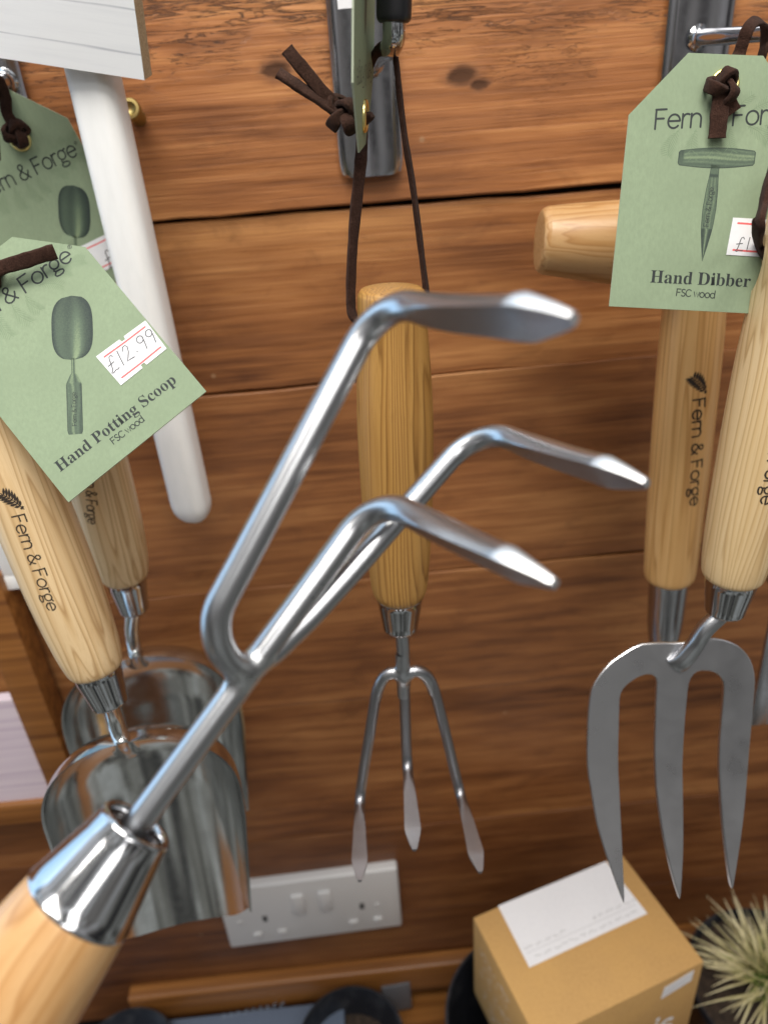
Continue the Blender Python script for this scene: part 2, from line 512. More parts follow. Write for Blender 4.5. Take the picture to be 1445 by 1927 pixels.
class G:
    """collects faces in world mm and becomes ONE mesh object"""

    def __init__(s):
        s.v, s.f, s.mi, s.g, s.t = [], [], [], [], []
        s.mat = 0

    def vert(s, p, g=(0, 0, 0), t=0.0):
        s.v.append(V(p))
        s.g.append(g)
        s.t.append(t)
        return len(s.v)-1

    def face(s, idx, mat=None):
        s.f.append(list(idx))
        s.mi.append(s.mat if mat is None else mat)

    def build(s, name, mats, parent=None, sharp=35, smooth=True, label=None):
        if not isinstance(mats, (list, tuple)):
            mats = [mats]
        me = bpy.data.meshes.new(name)
        b = base_of(parent) if parent else V((0, 0, 0))
        me.from_pydata([(p-b)*MM for p in s.v], [], s.f)
        for m_ in mats:
            me.materials.append(m_)
        me.polygons.foreach_set('material_index', s.mi)
        if any(g != (0, 0, 0) for g in s.g):
            at = me.attributes.new('gco', 'FLOAT_VECTOR', 'POINT')
            at.data.foreach_set('vector', [c for g in s.g for c in g])
        if any(s.t):
            at = me.attributes.new('tone', 'FLOAT', 'POINT')
            at.data.foreach_set('value', s.t)
        me.validate()
        if smooth:
            me.polygons.foreach_set('use_smooth', [True]*len(me.polygons))
            me.set_sharp_from_angle(angle=math.radians(sharp))
        me.update()
        o = bpy.data.objects.new(name, me)
        COL.objects.link(o)
        if parent:
            o.parent = parent
        if label:
            o['label'] = label
        return o


def fix_normals(o):
    bm = bmesh.new()
    bm.from_mesh(o.data)
    bmesh.ops.recalc_face_normals(bm, faces=bm.faces)
    bm.to_mesh(o.data)
    bm.free()


def frame(ax, hint=None):
    ax = ax.normalized()
    if hint is None:
        hint = V((1, 0, 0)) if abs(ax.x) < .8 else V((0, 1, 0))
    ex = (hint-ax*hint.dot(ax)).normalized()
    return ex, ax.cross(ex)


def interp(prof, n):
    """smooth (Catmull-Rom) resampling of (t, r) points"""
    out = []
    P = prof
    N = len(P)
    for i in range(N-1):
        p0, p1, p2, p3 = P[max(i-1, 0)], P[i], P[i+1], P[min(i+2, N-1)]
        for k in range(n):
            t = k/n
            q = []
            for j in range(len(p1)):
                a, b, c, d = p0[j], p1[j], p2[j], p3[j]
                q.append(.5*((2*b)+(-a+c)*t+(2*a-5*b+4*c-d)*t*t+(-a+3*b-3*c+d)*t**3))
            out.append(tuple(q))
    out.append(tuple(P[-1]))
    return out


def crv(pts, n=6):
    return [V(q) for q in interp([tuple(p) for p in pts], n)]


class Lathe:
    def __init__(s, A, D, prof, hint=None):
        s.A, s.D = A, D.normalized()
        s.prof = prof
        s.ex, s.ey = frame(s.D, hint)

    def r(s, t):
        P = s.prof
        if t <= P[0][0]:
            return P[0][1]
        for a, b in zip(P, P[1:]):
            if a[0] <= t <= b[0] and b[0] > a[0]:
                return a[1]+(b[1]-a[1])*(t-a[0])/(b[0]-a[0])
        return P[-1][1]

    def pt(s, t, ang, h=0.0, r=None):
        r = s.r(t) if r is None else r
        return s.A+s.D*t+(s.ex*math.cos(ang)+s.ey*math.sin(ang))*(r+h)

    def add(s, g, seg=48, mat=0, cap0=True, cap1=True):
        rows = []
        for (t, r) in s.prof:
            row = []
            for k in range(seg):
                a = 2*math.pi*k/seg
                row.append(g.vert(s.pt(t, a, 0, r), (r*math.cos(a), r*math.sin(a), t)))
            rows.append(row)
        for a, b in zip(rows, rows[1:]):
            for k in range(seg):
                k2 = (k+1) % seg
                g.face((a[k], a[k2], b[k2], b[k]), mat)
        if cap0:
            g.face(rows[0][::-1], mat)
        if cap1:
            g.face(rows[-1], mat)
        return s

    def uvpx(s, px, py):
        """(along, -angle * r) of the surface point seen at a photo pixel"""
        r_ = ray(px, py)
        rad = s.r(30)
        for it in range(6):
            # ray / cylinder
            o = CAM-s.A
            d1 = r_-s.D*r_.dot(s.D)
            o1 = o-s.D*o.dot(s.D)
            a, b, c = d1.dot(d1), 2*d1.dot(o1), o1.dot(o1)-rad*rad
            disc = b*b-4*a*c
            k = (-b-math.sqrt(max(disc, 0)))/(2*a)
            P = CAM+r_*k
            t = (P-s.A).dot(s.D)
            rad = s.r(t)
        q = P-s.A-s.D*t
        return t, math.atan2(q.dot(s.ey), q.dot(s.ex)), rad


def sweep(g, path, sec, side0=None, closed=False, caps=True, mat=0, sides=None, gs=0.0):
    """sec(i, n) -> list of 2D points; frames carried along the path (from side0), or given by sides"""
    n = len(path)
    tang = []
    for i in range(n):
        if closed:
            a, b = path[(i-1) % n], path[(i+1) % n]
        else:
            a, b = path[max(i-1, 0)], path[min(i+1, n-1)]
        tang.append((b-a).normalized())
    side = side0 if side0 is not None else frame(tang[0])[0]
    rows = []
    L = 0
    for i in range(n):
        t = tang[i]
        if sides:
            side = sides[i]
        side = (side-t*side.dot(t)).normalized()
        up = t.cross(side)
        if i:
            L += (path[i]-path[i-1]).length
        S = sec(i, n)
        rows.append([g.vert(path[i]+side*x+up*y, (x, y, L+gs+.001)) for x, y in S])
    k = len(rows[0])
    rng_ = range(n if closed else n-1)
    for i in rng_:
        a, b = rows[i], rows[(i+1) % n]
        for j in range(k):
            j2 = (j+1) % k
            g.face((a[j], a[j2], b[j2], b[j]), mat)
    if caps and not closed:
        g.face(rows[0][::-1], mat)
        g.face(rows[-1], mat)
    return rows


def circ(r, k=20, ry=None):
    ry = r if ry is None else ry
    return [(r*math.cos(2*math.pi*j/k), ry*math.sin(2*math.pi*j/k)) for j in range(k)]


def rrect(w, h, rad, k=3):
    """rounded rectangle, full width w and height h"""
    out = []
    for cx, cy, a0 in ((w/2-rad, h/2-rad, 0), (-w/2+rad, h/2-rad, 90), (-w/2+rad, -h/2+rad, 180), (w/2-rad, -h/2+rad, 270)):
        for j in range(k+1):
            a = math.radians(a0+90*j/k)
            out.append((cx+rad*math.cos(a), cy+rad*math.sin(a)))
    return out


def tube(g, path, r, k=20, mat=0):
    rr = r if callable(r) else (lambda u: r)
    return sweep(g, path, lambda i, n: circ(rr(i/(n-1)), k), mat=mat)


def strap(g, path, w=4.0, th=1.5, side0=None, twist=0.0, mat=0, sides=None):
    def sec(i, n):
        a = twist*i/(n-1)
        j = 1+.035*math.sin(i*.55)+.02*math.sin(i*1.3+1)
        return [(x*math.cos(a)-y*math.sin(a), x*math.sin(a)+y*math.cos(a)) for x, y in rrect(w*j, th*j, th*.30, 2)]
    return sweep(g, path, sec, side0, mat=mat, sides=sides)


def boxg(g, O, ex, ey, ez, mat=0, bev=0.0, seg=2):
    """box from a corner O and three edge vectors, bevelled"""
    bm = bmesh.new()
    bmesh.ops.create_cube(bm, size=1)
    lx, ly, lz = ex.length, ey.length, ez.length
    for v in bm.verts:
        v.co = V(((v.co.x+.5)*lx, (v.co.y+.5)*ly, (v.co.z+.5)*lz))
    if bev:
        bmesh.ops.bevel(bm, geom=bm.edges[:], offset=bev, segments=seg, affect='EDGES', profile=.5)
    a, b, c = ex.normalized(), ey.normalized(), ez.normalized()
    off = len(g.v)
    bm.verts.ensure_lookup_table()
    flip = a.cross(b).dot(c) < 0
    for v in bm.verts:
        g.vert(O+a*v.co.x+b*v.co.y+c*v.co.z, (v.co.x+.001, v.co.y, v.co.z))
    for f in bm.faces:
        idx = [off+v.index for v in f.verts]
        g.face(idx[::-1] if flip else idx, mat)
    bm.free()


def prism(g, poly, mp, th, mat=0, side_mat=None, bev=0.0):
    """flat outline poly (2D, counter-clockwise) with thickness: mp(u, v, h) -> point; front at h=0, back at h=-th"""
    n = len(poly)
    fr = [g.vert(mp(u, v, 0), (u, v, .001)) for u, v in poly]
    bk = [g.vert(mp(u, v, -th), (u, v, .001)) for u, v in poly]
    tris = tessellate_polygon([[V((u, v, 0)) for u, v in poly]])
    for t in tris:
        a, b, c = [V((*poly[i], 0)) for i in t]
        if (b-a).cross(c-a).z < 0:
            t = t[::-1]
        g.face([fr[i] for i in t], mat)
        g.face([bk[i] for i in t[::-1]], mat)
    sm = mat if side_mat is None else side_mat
    for i in range(n):
        j = (i+1) % n
        g.face((fr[i], bk[i], bk[j], fr[j]), sm)


# ---------------------------------------------------------------- lettering
def arc(cx, cy, rx, ry, a0, a1, n=14):
    return [(cx+rx*math.cos(math.radians(a0+(a1-a0)*i/n)), cy+ry*math.sin(math.radians(a0+(a1-a0)*i/n))) for i in range(n+1)]


# single-line letters: cap height 1.4, x-height 1; (advance, strokes)
LINE = {
    'F': (.98, [[(.05, 0), (.05, 1.4)], [(.02, 1.4), (.82, 1.4)], [(.05, .74), (.66, .74)]]),
    'e': (1.06, [[(.04, .52), (.94, .52)], arc(.49, .5, .45, .5, 3, 318, 20)]),
    'r': (.66, [[(.08, 0), (.08, 1.0)], [(.08, .55)]+arc(.42, .58, .34, .42, 165, 62, 8)]),
    'n': (1.0, [[(.08, 0), (.08, 1.0)], [(.08, .55)]+arc(.46, .58, .38, .42, 165, 0, 12)+[(.84, 0)]]),
    'o': (1.10, [arc(.52, .5, .46, .5, 0, 360, 26)]),
    'g': (1.04, [arc(.46, .60, .38, .40, 0, 360, 22), [(.72, .92), (.96, 1.02)], [(.26, .26), (.16, .10), (.30, -.02), (.66, -.06), (.86, -.16), (.88, -.32), (.70, -.45), (.40, -.47), (.14, -.40), (.08, -.26), (.22, -.08)]]),
    '&': (1.22, [[(1.06, 0), (.34, .90), (.24, 1.10), (.28, 1.28), (.44, 1.40), (.62, 1.36), (.72, 1.20), (.66, 1.02), (.34, .76), (.12, .56), (.06, .34), (.16, .12), (.38, 0), (.64, .04), (.86, .22), (1.0, .50), (1.06, .66)]]),
    ' ': (.52, []),
    'S': (.92, [arc(.45, 1.04, .36, .36, 40, 200, 12)+[(.30, .80), (.60, .64)]+arc(.44, .36, .38, .36, 40, -150, 12)]),
    'C': (1.16, [arc(.66, .7, .60, .70, 45, 315, 20)]),
    'w': (1.22, [[(.04, 1), (.34, 0), (.60, .95), (.86, 0), (1.16, 1)]]),
    'd': (1.08, [arc(.50, .5, .44, .5, 0, 360, 22), [(.94, 0), (.94, 1.5)]]),
    'R': (.9, [[(.1, 0), (.1, 1.3)], [(.1, 1.3)]+arc(.45, .95, .35, .35, 90, -90, 8)+[(.1, .6)], [(.4, .6), (.8, 0)]]),
    # hand-written price
    '£': (1.0, [[(.78, 1.18), (.66, 1.34), (.50, 1.30), (.42, 1.10), (.36, .60), (.26, .18), (.06, .02), (.20, -.04), (.46, .06), (.74, .02), (.82, .08)], [(.10, .68), (.66, .74)]]),
    '1': (.55, [[(.30, 1.32), (.26, .70), (.24, .02)]]),
    '2': (1.0, [[(.14, 1.04), (.28, 1.30), (.52, 1.34), (.66, 1.14), (.56, .74), (.30, .34), (.10, .08), (.36, .10), (.78, .06)]]),
    '.': (.45, [[(.16, .30), (.20, .24)]]),
    '9': (.88, [arc(.40, 1.0, .28, .30, 20, 380, 16), [(.67, 1.14), (.64, .60), (.56, .02)]]),
    'i': (.5, [[(.25, 0), (.25, 1)], [(.25, 1.32), (.25, 1.40)]]),
    's': (.8, [arc(.40, .74, .28, .26, 40, 210, 8)+[(.3, .55), (.5, .47)]+arc(.40, .26, .30, .26, 30, -150, 8)]),
}


def ribbon(g, pts, w, mp, mat=0, step=None, h=.05):
    """a stroke of width w (mm) along pts (mm) drawn on a surface"""
    q = [pts[0]]
    for p in pts[1:]:
        if math.hypot(p[0]-q[-1][0], p[1]-q[-1][1]) > 1e-4:
            if step:
                L = math.hypot(p[0]-q[-1][0], p[1]-q[-1][1])
                k = int(L/step)
                a = q[-1]
                for i in range(1, k+1):
                    q.append((a[0]+(p[0]-a[0])*i/(k+1), a[1]+(p[1]-a[1])*i/(k+1)))
            q.append(p)
    if len(q) < 2:
        return
    n = len(q)
    Lr, Rr = [], []
    ws = w if callable(w) else (lambda u: w)
    for i in range(n):
        a, b = q[max(i-1, 0)], q[min(i+1, n-1)]
        dx, dy = b[0]-a[0], b[1]-a[1]
        L = math.hypot(dx, dy) or 1
        nx, ny = -dy/L, dx/L
        hw = ws(i/(n-1))/2
        Lr.append(g.vert(mp(q[i][0]+nx*hw, q[i][1]+ny*hw, h)))
        Rr.append(g.vert(mp(q[i][0]-nx*hw, q[i][1]-ny*hw, h)))
    for i in range(n-1):
        g.face((Rr[i], Rr[i+1], Lr[i+1], Lr[i]), mat)
    if callable(w):
        return
    for end, s in ((0, -1), (n-1, 1)):
        a, b = (q[0], q[1]) if end == 0 else (q[-1], q[-2])
        an = math.atan2(a[1]-b[1], a[0]-b[0])
        ring = [g.vert(mp(a[0]+w/2*math.cos(an+math.radians(d)), a[1]+w/2*math.sin(an+math.radians(d)), h)) for d in range(-90, 91, 30)]
        g.face(ring, mat)


def line_text(g, txt, p0, p1, mp, weight=.10, mat=0, slant=0.0, h=.05, step=None, fit=None, cap=None):
    """single-line text whose advance runs from p0 to p1 (2D mm on the surface); cap: squeeze to this cap height in mm"""
    adv = sum(LINE[c][0] for c in txt)
    L = math.hypot(p1[0]-p0[0], p1[1]-p0[1])
    s = L/adv
    sy = s if cap is None else cap/1.4
    bx, by = (p1[0]-p0[0])/L, (p1[1]-p0[1])/L
    x = 0
    k = 0
    for c in txt:
        for st in LINE[c][1]:
            pts = [((x+px_+slant*py_)*s, py_*sy) for px_, py_ in st]
            pts = [(p0[0]+a*bx-b*by, p0[1]+a*by+b*bx) for a, b in pts]
            ribbon(g, pts, weight*sy, mp, mat, step, h+.004*(k % 4))
            k += 1
        x += LINE[c][0]
    return s


def serif_text(g, txt, p0, p1, mp, mat=0, h=.05):
    adv = sum((SERIF[c][0] if c != ' ' else 170) for c in txt)
    L = math.hypot(p1[0]-p0[0], p1[1]-p0[1])
    s = L/adv
    bx, by = (p1[0]-p0[0])/L, (p1[1]-p0[1])/L
    x = 0
    for c in txt:
        if c == ' ':
            x += 170
            continue
        a, polys = SERIF[c]
        P = [[tuple(float(t) for t in q.split(',')) for q in pl.split()] for pl in polys]
        loops = [[V((u, v, 0)) for u, v in pl] for pl in P]
        flat = [q for pl in loops for q in pl]
        idx = [g.vert(mp(p0[0]+((x+q.x)*bx-q.y*by)*s, p0[1]+((x+q.x)*by+q.y*bx)*s, h)) for q in flat]
        for t in tessellate_polygon(loops):
            A_, B_, C_ = [flat[i] for i in t]
            cr_ = (B_-A_).cross(C_-A_).z
            if abs(cr_) < 1e-6:
                continue
            g.face([idx[i] for i in (t if cr_ > 0 else t[::-1])], mat)
        x += a


def frond(g, p0, p1, wid, mp, sw=.12, n=9, mat=0, h=.03, bend=.15, fill=False):
    """fern leaf: a stem with paired leaflets"""
    dx, dy = p1[0]-p0[0], p1[1]-p0[1]
    L = math.hypot(dx, dy)
    ux, uy = dx/L, dy/L
    nx, ny = -uy, ux
    st = [(p0[0]+dx*t+nx*bend*L*math.sin(t*math.pi)*.5, p0[1]+dy*t+ny*bend*L*math.sin(t*math.pi)*.5) for t in [i/10 for i in range(11)]]
    ribbon(g, st, sw, mp, mat, None, h)
    for i in range(n):
        t = .06+.9*i/n
        q = st[min(int(t*10), 9)]
        r = st[min(int(t*10)+1, 10)]
        f = t*10-int(t*10)
        bx, by = q[0]+(r[0]-q[0])*f, q[1]+(r[1]-q[1])*f
        l = wid*math.sin(math.pi*(.15+.8*(1-t)))*(.75 if t < .1 else 1)
        for sgn in (1, -1):
            ex, ey = bx+nx*sgn*l+ux*l*.75, by+ny*sgn*l+uy*l*.75
            ww = (lambda u, a=(L/n*.8 if fill else sw*1.3): a*math.sin(math.pi*min(max(u*.92+.06, 0), 1)))
            ribbon(g, [(bx+(ex-bx)*k/4, by+(ey-by)*k/4-0.0) for k in range(5)], ww, mp, mat, None, h+.006+.004*(i % 3))


# ---------------------------------------------------------------- fillet where rods are welded (surface nets over a blended distance field)
def weld_mesh(g, rods, centre, half, step, k, mat=0, keep=.025, grow=0.0):
    n = int(2*half/step)+1
    ax = np.linspace(-half, half, n)
    X, Y, Z = np.meshgrid(ax+centre.x, ax+centre.y, ax+centre.z, indexing='ij')
    P = np.stack([X, Y, Z], -1)

    def dist(P, path, r):
        best = np.full(P.shape[:-1], 1e9)
        for a, b in zip(path, path[1:]):
            a_, b_ = np.array(a), np.array(b)
            ab = b_-a_
            t = np.clip(((P-a_)@ab)/(ab@ab), 0, 1)
            best = np.minimum(best, np.linalg.norm(P-a_-t[..., None]*ab, axis=-1))
        return best-r

    def field(P):
        ds = [dist(P, p, r) for p, r in rods]
        hard = np.minimum.reduce(ds)
        e_ = sum(np.exp(-d/k*3.0) for d in ds)
        return -np.log(e_)*k/3.0, hard
    F, _ = field(P)
    F = F-grow
    ins = F < 0
    ids = {}
    cells = []
    c8 = [(i, j, l) for i in (0, 1) for j in (0, 1) for l in (0, 1)]
    cnt = sum(ins[i:n-1+i, j:n-1+j, l:n-1+l].astype(int) for i, j, l in c8)
    act = np.argwhere((cnt > 0) & (cnt < 8))
    edges = [(a, b) for a in range(8) for b in range(a+1, 8) if sum(abs(c8[a][q]-c8[b][q]) for q in range(3)) == 1]
    pts = []
    for (i, j, l) in act:
        f = [F[i+a, j+b, l+c] for a, b, c in c8]
        acc = np.zeros(3)
        m_ = 0
        for a, b in edges:
            if (f[a] < 0) != (f[b] < 0):
                t = f[a]/(f[a]-f[b])
                acc += np.array(c8[a])*(1-t)+np.array(c8[b])*t
                m_ += 1
        ids[(i, j, l)] = len(pts)
        pts.append((acc/m_+np.array([i, j, l]))*step)
    pts = np.array(pts)+np.array(centre)-half
    _, hard = field(pts)
    keepv = hard > keep
    vid = {}

    def gv(q):
        if q not in vid:
            vid[q] = g.vert(V(pts[q]))
        return vid[q]
    for axis in range(3):
        d = [0, 0, 0]
        d[axis] = 1
        o1, o2 = [(1, 2), (2, 0), (0, 1)][axis]
        A = ins[:-1] if axis == 0 else ins[:, :-1] if axis == 1 else ins[:, :, :-1]
        B = ins[1:] if axis == 0 else ins[:, 1:] if axis == 1 else ins[:, :, 1:]
        for c in np.argwhere(A != B):
            q = []
            ok = True
            for da, db in ((0, 0), (-1, 0), (-1, -1), (0, -1)):
                cc = list(c)
                cc[o1] += da
                cc[o2] += db
                if tuple(cc) not in ids:
                    ok = False
                    break
                q.append(ids[tuple(cc)])
            if ok and any(keepv[x] for x in q):
                if not ins[tuple(c)]:
                    q = q[::-1]
                g.face([gv(x) for x in q], mat)


def boolean_cut(o, cutters, L=None):
    for c in cutters:
        md = o.modifiers.new('cut', 'BOOLEAN')
        md.operation = 'DIFFERENCE'
        md.solver = 'EXACT'
        md.object = c
    bpy.context.view_layer.update()
    dg = bpy.context.evaluated_depsgraph_get()
    me = bpy.data.meshes.new_from_object(o.evaluated_get(dg))
    o.modifiers.clear()
    old = o.data
    o.data = me
    me.name = old.name
    me.polygons.foreach_set('use_smooth', [True]*len(me.polygons))
    me.set_sharp_from_angle(angle=math.radians(35))
    if L:        # wood coordinates again, from the turning axis
        b = base_of(o)
        if 'gco' in me.attributes:
            me.attributes.remove(me.attributes['gco'])
        at = me.attributes.new('gco', 'FLOAT_VECTOR', 'POINT')
        for i, v in enumerate(me.vertices):
            q = v.co/MM+b-L.A
            at.data[i].vector = (q.dot(L.ex), q.dot(L.ey), q.dot(L.D))
    for c in cutters:
        bpy.data.objects.remove(c, do_unlink=True)

# ================================================================== SETTING: plank wall and shelf
SEAM_PX = [388, 716, 1085, 1310, 1560]                 # plank joints on the photo's centre column
seams = [W(722, y, 0).z for y in SEAM_PX]
tops = [seams[0]+118]+seams
tops += [tops[-1]-110, tops[-1]-225]
k1, k2 = W(522, 140, 0), W(868, 150, 0)
KNOTS = [(k1.x*MM, (k1.z-seams[0])*MM, .0052), (k2.x*MM, (k2.z-seams[0])*MM, .0056), ((k2.x+8)*MM, (k2.z-seams[0]-4.5)*MM, .0036)]
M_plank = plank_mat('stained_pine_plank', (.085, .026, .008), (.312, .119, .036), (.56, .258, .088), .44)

g = G()
rows = [(tops[0]+120, tops[0]+2)]+[(a, b+(1.9 if k_ == 0 else .9 if k_ == 1 else .75)) for k_, (a, b) in enumerate(zip(tops, tops[1:]))]
thick = [0, 2.2, -.6, .1, .7, .1, .6, .3]
for i, (zt, zb) in enumerate(rows):
    yo = -thick[i] if i < len(thick) else 0
    tilt = [0, .0035, -.003, 0.004, -.002, .001, 0, 0][i]
    nx, nz = 64, 5
    sid = [9, 0, 1, 2, 3, 4, 5, 6][i]
    X0, X1 = -455, 760
    prof = [(0, 4), (0, .9), (.9, 0)]
    bv = 1.0 if sid <= 1 else .35
    zs = [(zt, 6), (zt, bv*.8), (zt-bv, 0)]+[(zt-bv+(zb-zt+2*bv)*k/nz, 0) for k in range(1, nz)]+[(zb+bv, 0), (zb, bv*.8), (zb, 6)]
    grid = []
    for a in range(nx+1):
        x = X0+(X1-X0)*a/nx
        rr = random.Random(a*31+i*7)
        jit = rr.uniform(-.5, .5)
        row = []
        for b_, (z, dy) in enumerate(zs):
            edge = jit if b_ in (0, 1, 2, len(zs)-3, len(zs)-2, len(zs)-1) else 0
            zz = z+x*tilt+edge*.9
            gx = (x+sid*1310.0)*MM if sid else x*MM
            gz = (z-zb)*MM - (0 if sid == 0 else 1.0+.13*sid)
            row.append(g.vert(V((x, yo+dy+.25*jit, zz)), (gx, gz, float(sid))))
        grid.append(row)
    for a in range(nx):
        for b_ in range(len(zs)-1):
            g.face((grid[a][b_], grid[a][b_+1], grid[a+1][b_+1], grid[a+1][b_]))
off = len(g.v)
M_gap = Mat('dark_gap', (.006, .004, .003), .95).m
for p in ((-455, 6.5, 250), (-455, 6.5, -760), (760, 6.5, -760), (760, 6.5, 250)):
    g.vert(V(p))
g.face((off, off+1, off+2, off+3), 1)
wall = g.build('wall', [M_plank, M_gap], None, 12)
wall['kind'] = 'structure'
wall['label'] = 'wall of stained rough sawn horizontal wooden planks'

SHELF_Z = -742.0
m = Mat('varnished_pine', (.26, .10, .024), .4)
st = m.noise(m.co((4, 160, 160)), 1, 4, .6)
m.base(m.ramp(st, [(.3, (.12, .04, .009)), (.55, (.25, .098, .023)), (.75, (.36, .155, .042))]))
M_var = m.m
g = G()
boxg(g, V((-500, -300, SHELF_Z-18)), V((1000, 0, 0)), V((0, 298, 0)), V((0, 0, 18)), bev=1)
shelf = g.build('shelf', M_var)
shelf['kind'] = 'structure'
shelf['label'] = 'wooden shelf below the plank wall'
a_, b_ = W(250, 1872, -3), W(900, 1812, -3)
zt, zb_ = W(660, 1811, -3).z, W(660, 1856, -3).z
g = G()
boxg(g, V((a_.x, -15, zb_)), V((560, 0, 0)), V((0, 14.2, 0)), V((0, 0, zt-zb_)), bev=2.5, seg=3)
rail = g.build('shelf_rail', M_var)
rail['kind'] = 'structure'
rail['label'] = 'orange varnished wooden rail along the foot of the plank wall'


# ================================================================== hooks
def hook_plate(root, xl, xr, zt, zb, ymid=-7.0):
    g = G()
    n = 14
    rows = []
    w = xr-xl
    zz = [zt, zb+9, zb+4, zb+1.2, zb]
    for k, z in enumerate(zz):
        inset = [0, 0, .3, 1.2, 3.2][k]
        fr, bk = [], []
        for i in range(n+1):
            u = i/n*2-1
            x = (xl+xr)/2+u*(w/2-inset)
            y = ymid-2.0*(1-u*u)+(1.0 if abs(u) > .99 else 0)
            fr.append(g.vert(V((x, y, z))))
            bk.append(g.vert(V((x, ymid+1.2, z))))
        rows.append((fr, bk))
    for (f0, b0), (f1, b1) in zip(rows, rows[1:]):
        for i in range(n):
            g.face((f0[i], f1[i], f1[i+1], f0[i+1]))
            g.face((b0[i], b0[i+1], b1[i+1], b1[i]))
        g.face((f0[0], b0[0], b1[0], f1[0]))
        g.face((f0[n], f1[n], b1[n], b0[n]))
    f1, b1 = rows[-1]
    for i in range(n):
        g.face((f1[i], b1[i], b1[i+1], f1[i+1]))
    # spacer that carries the plate on the planks
    return g.build('plate', M_plate, root, 30)


def hook(label, xl, xr, rodpts, cap=None, capmat=None):
    zb = W(700, 331, -8).z
    root = thing('display_hook', label, 'hook', V(((xl+xr)/2, 0, zb)), 'chromed display hooks on the plank wall')
    p = hook_plate(root, xl, xr, zb+175, zb)
    g = G()
    boxg(g, V(((xl+xr)/2-6, -5.9, zb+60)), V((12, 0, 0)), V((0, 6.5, 0)), V((0, 0, 60)))
    g.build('spacer', M_plate, root)
    g = G()
    path = crv(rodpts, 8)
    tube(g, path, 3.4, 20)
    g.build('rod', M_chrome, root, 40)
    g = G()
    q, dr = rodpts[0], (rodpts[1]-rodpts[0]).normalized()
    pr = interp([(0, 5.4), (.8, 4.6), (1.7, 3.9), (2.8, 3.5)], 4)
    Lathe(q+dr*1.0, dr, pr).add(g, 24)
    g.build('weld', M_chrome, root, 60)
    if cap:
        g = G()
        A, B = cap
        d = (B-A)
        L = d.length
        Lathe(A, d, interp([(0, 4.2), (.8, 5.0), (3, 5.25), (L-4, 5.1), (L-1, 4.3), (L, 2.0)], 4)).add(g, 28)
        g.build('end_cap', M_rubber, root, 40)
    return root


cxl, cxr = W(641, 325, -8).x, W(759, 325, -8).x
hk = W(737, 88, -128)
hook_c = hook('chromed hook plate in the middle with a black tipped rod over the hanging cultivator', cxl, cxr,
              [W(700, 120, -9), W(708, 112, -35), W(720, 98, -90), W(735, 88, -126), W(741, 70, -136), W(741, 40, -137), W(741, 15, -137)],
              (W(741, 42, -137), W(743, -95, -137)))
g = G()
p0 = W(665, 8, -10.2)
boxg(g, W(636, 16, -9.6), V((8.0, -.3, 0)), V((0, .3, 0)), V((0, 0, 14)))
g.build('white_sticker', M_paper, hook_c)

rxl, rxr = W(1262, 2, -8).x, W(1388, 2, -8).x
hook_r = hook('chromed hook plate at the right edge behind the dibber tag', rxl, rxr,
              [W(1312, 70, -9), W(1380, 66, -35), W(1470, 58, -80), W(1560, 40, -120)])
lxr = W(56, 212, -8).x
hook_l = hook('chromed hook plate at the left edge behind the dark potting scoop tag', lxr-30, lxr,
              [W(12, 152, -9), W(-25, 165, -35), W(-90, 150, -90), W(-150, 110, -130)])


# ================================================================== tools
def lettering_on(L, parent, p0, p1, weight, leaf=True, cap=None, name='lettering', txt='Fern & Forge', leafs=1.0):
    """burnt-in maker's lettering and its leaf on a turned handle, baseline between two photo pixels"""
    t0, a0, r0 = L.uvpx(*p0)
    t1, a1, r1 = L.uvpx(*p1)
    rm = (r0+r1)/2
    mp = lambda u, v, h: L.pt(u, -v/rm, h)
    q0, q1 = (t0, -a0*rm), (t1, -a1*rm)
    g = G()
    s = line_text(g, txt, q0, q1, mp, weight, h=.06, step=1.0, cap=cap)
    s = cap/1.4 if cap else s
    if leaf:
        d = V((q1[0]-q0[0], q1[1]-q0[1], 0)).normalized()
        nn = V((-d.y, d.x, 0))
        o = V((*q0, 0))
        A = o-d*(2.6*s*leafs)+nn*(1.5*s)
        B = o-d*(.35*s)+nn*(.1*s)
        A, B = o-d*(.5*s)+nn*(1.55*s), o-d*(2.9*s)-nn*(.35*s)
        frond(g, (A.x, A.y), (B.x, B.y), .95*s, mp, .10*s, 8, h=.06, bend=-.12, fill=True)
    return g.build(name, M_burn, parent, smooth=False)


def ferrule_prof(r0, r1, L):
    """rolled thin cup, r0 at the wood, r1 at the rod end, with a recessed end"""
    return [(0, r0-.9), (0, r0-.1), (.25, r0+.12), (.7, r0+.12), (1.1, r0-.1)]+[(1.1+(L-2.0-1.1)*k/6, r0-.1+(r1-r0+.1)*k/6) for k in range(1, 7)] + \
        [(L-1.2, r1-.03), (L-.6, r1-.14), (L-.15, r1-.5), (L, r1-.9), (L-.1, r1-1.3), (L-.7, r1-1.6), (L-1.8, r1-1.75), (L-3.4, r1-1.8)]


RODR = 3.15


